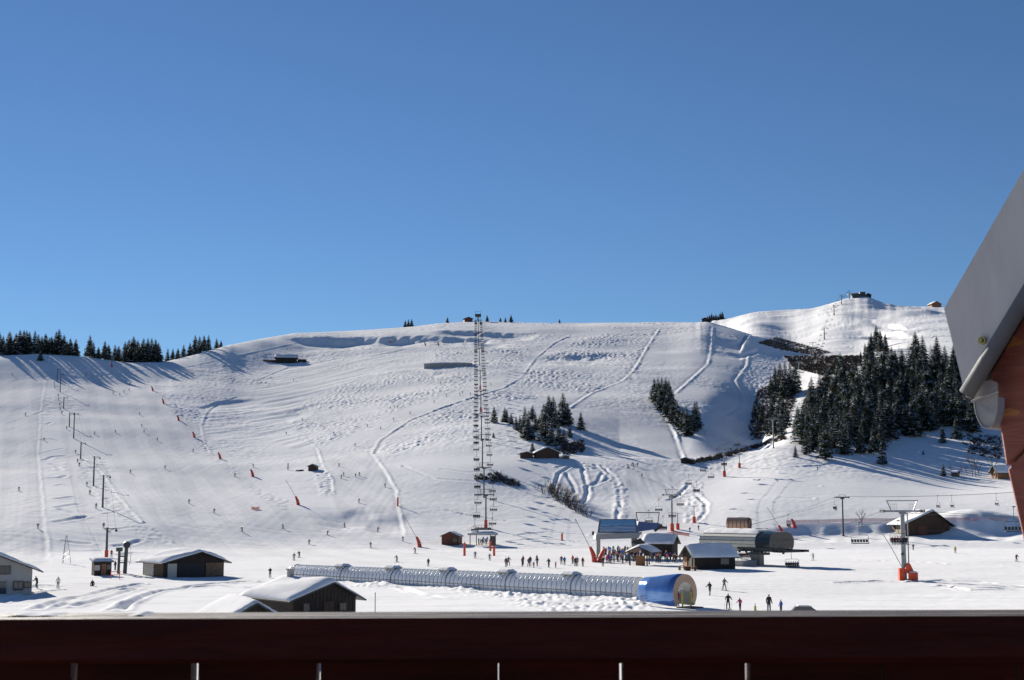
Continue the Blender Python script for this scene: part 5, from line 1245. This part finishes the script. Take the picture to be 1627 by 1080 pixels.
for k, (x, h) in enumerate(((644,9),(649,10),(654,10),(711,7),(774,8),(795,5),(803,6),(812,10),(889,4))):
    spruce_px(x, 512, h+3, f'tiny spruce on the central ridge skyline, {nth(k)} from the left', 'spruces on the central ridge', sky=0.0, slim=1.5)
for k in range(8): spruce_px(1124+k*3.4, 505, random.uniform(9,14), f'small spruce in the clump behind the ridge hut, {nth(k)} from the left', 'spruces behind the ridge hut', sky=random.uniform(0,15), slim=1.4)
clump = [(785,672,24),(802,670,21),(805,671,20),(812,674,16),(834,682,32),(840,699,42),(846,668,22),(864,677,32),(867,702,50),(872,668,36),(879,667,33),(882,680,28),(876,708,30),(888,706,28),(894.5,676,46),(902,676,32),(896,708,24),(923,683,26),(784,695,8),(846,717,15),(857,687,24),(820,682,18),(912,716,16),(905,695,18),(826,684,22),(831,688,24),(851,684,22),(901,716,18),(838,698,30)]
for k, (x, y, h) in enumerate(sorted(clump)): spruce_px(x, y, h*1.18, f'spruce in the clump above the dark barn, {nth(k)} from the left', 'spruces above the dark barn', slim=random.uniform(1.3,1.6))
strip = [(1040,636,32),(1046,640,36),(1052,645,42),(1058,648,44),(1063,650,42),(1050,652,38),(1066,656,38),(1060,662,36),(1070,665,34),(1076,670,30),(1068,672,32),(1079,678,32),(1085,683,32),(1091,692,42),(1096,692,30),(1104,682,40),(1107,680,38),(1100,686,32)]
for k, (x, y, h) in enumerate(sorted(strip)): spruce_px(x, y, h*1.15, f'spruce in the narrow stand on the steep piste, {nth(k)} from the left', 'spruces on the steep piste', slim=random.uniform(1.15,1.45))
gully = [(1225,632,30),(1232,628,38),(1240,630,45),(1248,632,48),(1256,628,46),(1264,624,42),(1228,662,35),(1238,668,38),(1244,672,36),(1206,668,26),(1212,672,30),(1203,690,22),(1220,688,34),(1232,690,34),(1242,692,34),(1250,680,36),(1198,660,18)]
for k, (x, y, h) in enumerate(sorted(gully)): spruce_px(x, y, h*1.25, f'spruce beside the shaded gully left of the forest, {nth(k)} from the left', 'spruces beside the gully', slim=random.uniform(1.0,1.3))
fpoly = [(1262,700),(1278,720),(1310,726),(1360,722),(1400,728),(1420,694),(1470,694),(1500,676),(1545,690),(1575,660),(1560,610),(1520,580),(1470,580),(1440,584),(1400,578),(1375,582),(1368,604),(1330,616),(1300,640),(1272,668)]
def inside(x, y, poly):
    c = False; n = len(poly)
    for i in range(n):
        (x0, y0), (x1, y1) = poly[i], poly[(i+1) % n]
        if (y0 > y) != (y1 > y) and x < (x1-x0)*(y-y0)/(y1-y0)+x0: c = not c
    return c
fp = []; tries = 0
while len(fp) < 168 and tries < 9000:
    tries += 1; x, y = random.uniform(1262,1578), random.uniform(575,728)
    if not inside(x, y, fpoly): continue
    p = ray_ground(x, y)
    if all((p.x-q[0].x)**2 + (p.y-q[0].y)**2 > 22 for q in fp): fp.append((p, x, y))
front = [q for q in fp if q[2] > 700 or q[1] < 1280]
deep = [q for q in fp if q not in front]
for zone, lo, hi in (('upper', 0, 620), ('middle', 620, 662), ('lower', 662, 999)):
    for k, (p, x, y) in enumerate(sorted((q for q in deep if lo <= q[2] < hi), key=lambda q: q[1])):
        spruce(p, random.uniform(11.5, 23), f'snow-dusted spruce in the {zone} belt of the right forest, {nth(k)} from the left', 'spruces in the right forest', random.uniform(1.05,1.35))
for k, (p, x, y) in enumerate(sorted(front, key=lambda q: q[1])): spruce(p, random.uniform(10, 17), f'spruce on the lower edge of the right forest, {nth(k)} from the left', 'spruces on the lower forest edge', random.uniform(.95,1.2))
for k, (x, y, h) in enumerate(((1368,582,26),(1375,572,28),(1385,560,32),(1393,556,40),(1399,558,34),(1407,556,28))): spruce_px(x, y, h, f'spruce in the topmost group of the right forest, {nth(k)} from the left', 'topmost spruces of the right forest', d=None)
for x, y, h, lab in ((1264,726,20,'short spruce standing out at the lower left corner of the forest'),(1281,722,48,'tall spruce at the lower left corner of the forest'),(1311,731,58,'tall spruce at the foot of the forest, second from its left corner'),(1402,738,46,'spruce standing forward on the snow below the forest'),(1498,704,30,'small spruce in the snowy gap right of the forest'),(1520,697,38,'slim spruce on the shaded snow near the eave'),(1499,757,21,'single small spruce on open snow left of the tiny shed'),(1467,722,8,'very small spruce on the shaded snow below the forest')):
    spruce_px(x, y, h, lab, None, slim=1.15)
# the rest of the dense forest, one mass behind and between the single spruces
lite = [spruce_meshes(90+i, 0.55)[1] for i in range(3)]; LV = [np.array([v.co[:] for v in m.vertices]) for m in lite]; LF = [[tuple(p.vertices) for p in m.polygons] for m in lite]
vs, fs, k, used_p = [], [], 0, [(q[0].x, q[0].y) for q in fp]
for tries in range(9000):
    if k >= 210: break
    x, y = random.uniform(1262,1590), random.uniform(570,724)
    if not inside(x, y, fpoly): continue
    p = ray_ground(x, y)
    if any((p.x-a_)**2+(p.y-b_)**2 < 6.5 for a_, b_ in used_p): continue
    used_p.append((p.x, p.y)); i = k % 3; k += 1; h = random.uniform(9,19)/10; w = h*random.uniform(1.4,1.7); a = random.random()*6.28; c_, s_ = math.cos(a), math.sin(a)
    V = LV[i]; n0 = len(vs); vs += [(p.x+w*(v[0]*c_-v[1]*s_), p.y+w*(v[0]*s_+v[1]*c_), p.z-.1+h*v[2]) for v in V]; fs += [tuple(q+n0 for q in f) for f in LF[i]]
o = link_mesh('spruce_forest', vs, fs, ['needles']); tag(o, 'dense mass of dark spruces filling the forest on the right slope', 'forest'); o['kind'] = 'stuff'
# bare bushes and bare trees
for k, (x, y, h) in enumerate(sorted([(877,784,30),(883,790,34),(890,797,38),(897,802,34),(905,806,32),(913,810,28),(921,816,26),(928,820,24),(935,822,20),(864,785,20),(852,778,14),(880,790,30),(887,795,34),(894,800,34),(902,806,30),(917,815,24),(909,809,28)])):
    p = ray_ground(x, y); t = empty('bare_shrub', p, random.random()*6); s = h*math.hypot(p.x,p.y)/F/3.6; t.scale = (s*1.0,s*1.0,s)
    put('branches', SHRUB[k % 3], t); tag(t, f'leafless grey shrub in the thicket below the dark barn, {nth(k)} from the left', 'shrub', 'leafless shrubs below the barns'); pass
for k, (x, y, h) in enumerate(((1537,756,26),(1546,757,44),(1551,757,46),(1556,757,40),(1528,756,22),(1578,760,50),(1370,836,44),(1513,757,24),(815,775,22),(821,776,24))):
    p = ray_ground(x, y); t = empty('bare_tree', p, random.random()*6); s = h*math.hypot(p.x,p.y)/F/9.5; t.scale = (s,s,s); put('branches', BTREE[k % 3], t)
    tag(t, ['leafless tree left of the bare tree trio','leafless tree, left of the close trio by the orange chalet','leafless tree, middle of the close trio by the orange chalet','leafless tree, right of the close trio by the orange chalet','thin leafless tree just right of the tiny shed','tall leafless tree in front of the orange chalet','leafless tree standing between the two right pylons','thin leafless tree just left of the tiny shed','left of two thin bare trees below the central clump','right of two thin bare trees below the central clump'][k], 'tree', 'leafless trees')
def scrub(name, poly, n, h, label, seed):
    r_ = random.Random(seed); b = MB(); xs = [p[0] for p in poly]; ys = [p[1] for p in poly]; k = 0
    while k < n:
        x, y = r_.uniform(min(xs),max(xs)), r_.uniform(min(ys),max(ys))
        if not inside(x, y, poly): continue
        k += 1; p = ray_ground(x, y)
        for _ in range(14):
            d = Vector((r_.uniform(-1,1), r_.uniform(-1,1), r_.uniform(.5,1.2))).normalized()*h*r_.uniform(.5,1.2); sd_ = d.orthogonal().normalized()*.075*h
            b.add([p-sd_, p+sd_, p+d], [(0,1,2)]); m = p+d*.5; e = d*.4+Vector((r_.uniform(-1,1),r_.uniform(-1,1),r_.uniform(-.1,.6)))*.4*h; b.add([m-sd_*.5, m+sd_*.5, m+e], [(0,1,2)])
    o = b.build(name, ['twigs'], None); tag(o, label, 'scrub'); o['kind'] = 'stuff'
scrub('scrub', [(1085,736),(1150,722),(1200,708),(1245,692),(1250,698),(1205,712),(1150,728),(1100,738)], 300, 1.6, 'brown scrub along the lip of the shaded gully', 1)
scrub('scrub', [(1205,545),(1235,536),(1290,552),(1320,560),(1300,566),(1240,556)], 1400, 1.8, 'dark scrub band on the upper gully', 2)
scrub('scrub', [(1245,566),(1300,566),(1370,566),(1360,588),(1310,598),(1262,585)], 2200, 1.8, 'dark scrub patch above the forest', 3)
scrub('scrub', [(1205,620),(1260,600),(1262,640),(1240,690),(1195,700),(1190,680)], 800, 2.0, 'scrub among the spruces in the shaded gully', 4)
scrub('scrub', [(1520,690),(1590,695),(1592,730),(1540,722)], 160, 1.8, 'scrub under the trees near the eave', 5)
scrub('scrub', [(754,756),(790,752),(826,768),(824,776),(790,766),(756,764)], 130, 1.3, 'low dark bushes beside the central pylon', 6)
scrub('scrub', [(880,716),(925,700),(930,718),(900,724)], 120, 1.8, 'brown bushes on the shaded bank right of the barn', 7)

# ================================================================== snow lances and posts
def lance(px, py, label, hgt=2.9, pole=True, lean=-1, m='red_pad'):
    p = ray_ground(px, py); t = empty('snow_lance', p, face(p)); tag(t, label, 'snow gun', 'snow lances along the pistes')
    b = MB(); pts = [(0,0,-.3),(lean*.15,0,hgt*.35),(lean*.55,0,hgt*.7),(lean*1.0,0,hgt)]
    for (p0_, p1_), (r0, r1) in zip(zip(pts[:-1], pts[1:]), ((.62,.55),(.55,.42),(.42,.30))): b.cyl(p0_, p1_, r0, r1, 10)
    b.build('pad', [m], t)
    if pole:
        b = MB(); b.tube([(lean*1.0,0,hgt-.2),(lean*2.6,.2,hgt*1.9),(lean*4.0,.3,hgt*2.7)], .055, 5); pl = b.build('lance_pole', ['dark_steel'], t)
        b = MB(); b.cyl((lean*4.0,.3,hgt*2.7),(lean*4.25,.3,hgt*2.82),.12,.08,6); b.build('nozzle', ['dark_steel'], pl)
for k, (x, y) in enumerate(((243,621),(260,641),(284,668),(309,695),(350,729),(402,757),(474,802))): lance(x, y, f'red padded snow lance along the left piste edge, {nth(k)} from the top', pole=(k in (0, 6)))
lance(667, 869, 'red padded snow lance leaning left of the reddish hut'); lance(945, 893, 'tall red snow lance with long pole left of the billboard station', 3.3); lance(953, 893, 'short red padded post beside the tall lance', 2.9, False, 1)
lance(1243, 850, 'red snow lance right of the big station roof'); lance(1263, 838, 'small red padded post with lance on the far side of the net', 2.6, False)
lance(676, 549, 'left of two red lances high under the ridge', 3.6, False); lance(697, 549, 'right of two red lances high under the ridge', 3.6, False); lance(620, 544, 'red lance below the dark ridge shadow', 3, True, 1); lance(178, 583, 'red lance on the slope below the left trees', 3.4, False)
for k, (x, y, h, lab) in enumerate(((738,883,3.1,'orange padded post left of the central lift queue'),(779,875,2.6,'red padded post at the right end of the central station'),(785,883,2.4,'red padded post just in front of the central station'),(893,858,1.9,'short orange post alone on the flat'),(632,804,3.0,'thin orange post at the piste edge'),(1200,970,.55,'short yellow post between the two pairs behind the rail'))):
    p = ray_ground(x, y); t = empty('padded_post', p); t.scale = (.5,.5,1) if x == 1200 else (1,1,1); tag(t, lab, 'post', 'padded posts'); b = MB(); b.cyl((0,0,-.3),(0,0,h),.3,.28,10); b.build('pad', ['orange_pad' if x != 1200 else 'yellow_paint'], t); b = MB(); b.cyl((0,0,h),(0,0,h+.35),.08,.06,6); b.build('tip', ['dark_steel'], t)
def net(pts, h, label, m='red_net'):
    P = [ray_ground(*q) for q in pts]; b = MB()
    for A, B in zip(P[:-1], P[1:]): b.add([A, B, B+Vector((0,0,h)), A+Vector((0,0,h))], [(0,1,2,3)])
    t = empty('safety_net', P[0]); tag(t, label, 'net', 'safety nets'); o = b.build('mesh', [m], t); o.location = -P[0]
    o.modifiers.new('solid', 'SOLIDIFY').thickness = 0.02
    for p_ in P: q = MB(); r_ = p_-P[0]; q.cyl(r_-Vector((0,0,.3)), r_+Vector((0,0,h+.15)), .04, .04, 5); q.build('stake', ['dark_steel'], t)
mat('red_net', (0.75,0.16,0.10), 0.7, noise=(6,(0.6,0.1,0.07)), alpha=0.5)
mat('violet_net', (0.42,0.30,0.36), 0.7, noise=(6,(0.36,0.25,0.32)), alpha=0.4)
net([(400,809),(404,810),(408,810),(412,809)], .9, 'short coral red net on the wide left piste')
net([(1040,856),(1070,848),(1095,852)], .8, 'pinkish net curving behind the control hut')
net([(1250,832),(1300,831),(1360,829),(1420,829),(1480,828),(1540,828),(1600,828)], 1.1, 'long faint violet net across the back right', 'violet_net')

# ================================================================== people
def ppl(lst, place, group, ordinal=True, **kw):
    for k, (x, y, c, ps) in enumerate(sorted(lst)):
        p = ray_ground(x, y); o = f', {nth(k)} from the left' if ordinal and len(lst) > 1 else ''
        rz = kw.get('rz'); person(p, c, ps, f'{c} jacketed person {place}{o}', group, face(p)+(random.uniform(-.9,.9) if rz is None else rz), skis=kw.get('skis', False), scale=kw.get('scale', 1.0)*random.uniform(.95,1.05))
gS = 'skiers on the pistes'
drag = [(177,886),(164.6,840),(152.6,808),(142.8,786),(138,772),(126,741),(123,735),(120,720),(106,682),(98,658),(95.5,651),(95,644),(93,636),(92.6,630),(87,617),(86,611)]
for k, (x, y) in enumerate(drag):
    p = ray_ground(x, y); c = random.choice(['black','navy','dark red','grey','teal','black']) if k else 'red'
    person(p, c, 'stand', f'{c} jacketed skier on the left drag lift, {nth(k)} from the bottom', 'riders on the left drag lift', face(p)+math.pi, True)
dk = ['black','navy','grey','dark red','black','brown','teal','purple']
def mk(xy, ps='ski'): return [(x, y, random.choice(dk), ps) for x, y in xy]
ppl(mk([(207,752),(183,687),(180,626),(190,628),(197,624),(205,621),(207,611),(137,596),(19,595),(225,678),(229,687),(222,659),(373,757),(402.5,742),(250,700),(262,745),(150,690),(300,800),(340,815),(385,845),(450,840)]), 'skiing the wide left piste', gS, skis=True)
ppl(mk([(70,700),(40,660),(30,780),(60,840)]), 'skiing left of the drag lift', gS, skis=True)
ppl([(307,718,'red','ski')], 'skiing near the row of red lances', gS, skis=True)
ppl(mk([(539,741),(542,760),(546,756),(565,758),(570.5,756),(612,774),(570,799)]), 'skiing down the middle piste', gS, skis=True)
ppl(mk([(709,630),(731,628),(735,625),(747,627),(620,650),(627,648),(631.5,648),(652,658),(625,668),(584,678),(605,682),(564,709),(455,690),(480,668),(530,690),(700,610),(665,605),(690,640),(720,655),(805,580)]), 'skiing high on the central slope', gS, skis=True)
ppl(mk([(466,605),(430,601),(457,556),(462,556),(659,546),(690,545),(576,555),(588,555),(780,612),(838,556),(410,557),(850,530),(880,530),(940,525),(1010,520),(1060,522),(1100,520)]), 'skiing far up near the ridge', gS, skis=True)
ppl(mk([(491,865),(589,870),(467,890),(475.5,886),(660,879),(631,893),(755,887),(520,850),(548,838),(600,845),(640,860)]), 'gliding over the flat below the middle piste', gS, skis=True)
ppl(mk([(998,743),(1004,740),(1007,741),(1013,741),(1020,758)]), 'standing at the foot of the shaded piste', gS, skis=True)
ppl(mk([(1096,846),(1110,843)], 'walk'), 'walking below the orange-footed poles', gS)
ppl([(429,918,'black','fold')], 'standing alone left of the tunnel end', None, rz=0)
ppl([(680.5,900,'black','stand')], 'standing just behind the tunnel', None)
ppl([(778,891,'grey','ski')], 'bending beside the posts of the central station', None)
ppl([(804,901,'dark red','stand'),(808,899,'grey','walk'),(830,900,'dark red','stand'),(831,897,'brown','stand'),(840,901,'navy','walk'),(842.5,899,'black','stand'),(853.5,900,'black','walk'),(853,895,'navy','stand'),(872,902,'black','walk'),(892,897,'navy','stand'),(897,898,'blue','stand'),(910,896,'red','stand'),(914,900,'black','stand'),(917,900,'grey','stand'),(926,900,'dark red','stand'),(958,900,'black','stand')], 'behind the clear tunnel', 'people behind the tunnel', scale=1.1)
ppl([(848,902,'red','stand'),(883,902,'orange','stand')], 'small child behind the clear tunnel', 'people behind the tunnel', scale=.75)
ppl([(964,895,'pink','stand')], 'at the left end of the queue', None)
ppl([(1128,946,'black','walk')], 'walking just right of the blue portal', None, scale=1.05); ppl([(1151,938,'grey','walk')], 'with poles, second right of the blue portal', None, skis=True, scale=1.1)
ppl([(1157,968,'black','walk')], 'striding close behind the rail', None, skis=True, scale=1.1); ppl([(1176,970,'pink','walk')], 'bright child-sized figure close behind the rail', None, scale=.9)
ppl([(1222,973,'black','stand')], 'standing just behind the rail left of the silver car', None, scale=1.15); ppl([(1241,974,'blue','stand')], 'hunched figure beside the silver car', None, scale=.9)
ppl([(1292,890,'white','walk')], 'crossing the flat right of the low full chair', None, skis=True); ppl([(1451,874,'navy','stand')], 'right of the orange-padded pylon', None); ppl([(1518,879,'yellow','stand')], 'standing on the flat below the barn', None); ppl([(1615,892,'black','ski')], 'skiing at the far right edge', None, skis=True)
ppl([(1299,748,'grey','walk')], 'climbing alone below the forest', None)
ppl([(59,934,'black','ski')], 'bent forward beside the cream house', None, scale=1.1); ppl([(92,935,'white','stand')], 'standing right of the cream house', None); ppl([(147,931,'black','down')], 'sitting on the snow below the lift booth', None); ppl([(183,906,'black','stand')], 'waiting at the drag-lift gate', None)
q = at_d(1062, 176, 950); e_ = Matrix.Rotation(trz, 4, 'Z') @ Vector((-1.6, .2, .15)); person(q+e_, 'red', 'stand', 'person in red jacket standing inside the blue portal', None, trz, scale=1.05)
qc = ['navy','blue','black','grey','dark red','red','teal','purple','black','navy','brown','green','white','orange']
cnt = {}
def crowd(n, xr, yr, place, group, w):
    out = []
    for i in range(n*20):
        if len(out) >= n: break
        x, y = random.uniform(*xr), random.uniform(*yr); p = ray_ground(x, y)
        if all((p.x-o[0].x)**2+(p.y-o[0].y)**2 > .2 for o in out): out.append((p, x, random.choice(w)))
    by = {}
    for p, x, c in sorted(out, key=lambda o: o[1]):
        by[c] = by.get(c, 0)+1; person(p, c, random.choice(['stand','stand','fold','walk']), f'{c} jacketed person {place}, {nth(by[c]-1)} from left', group, face(p)+random.uniform(-1.2,1.2), scale=random.uniform(.95,1.12))
crowd(92, (958,1022), (877,895), 'in the queue below the blue panel', 'people in the dense queue', qc)
crowd(62, (1032,1112), (884,895), 'in the long row right of the ticket shelter', 'people in the long row', qc[:9]+['red','dark red'])
crowd(13, (748,786), (862,868), 'waiting under the central lift canopy', 'people under the central canopy', ['blue','navy','dark red','black','teal','blue'])
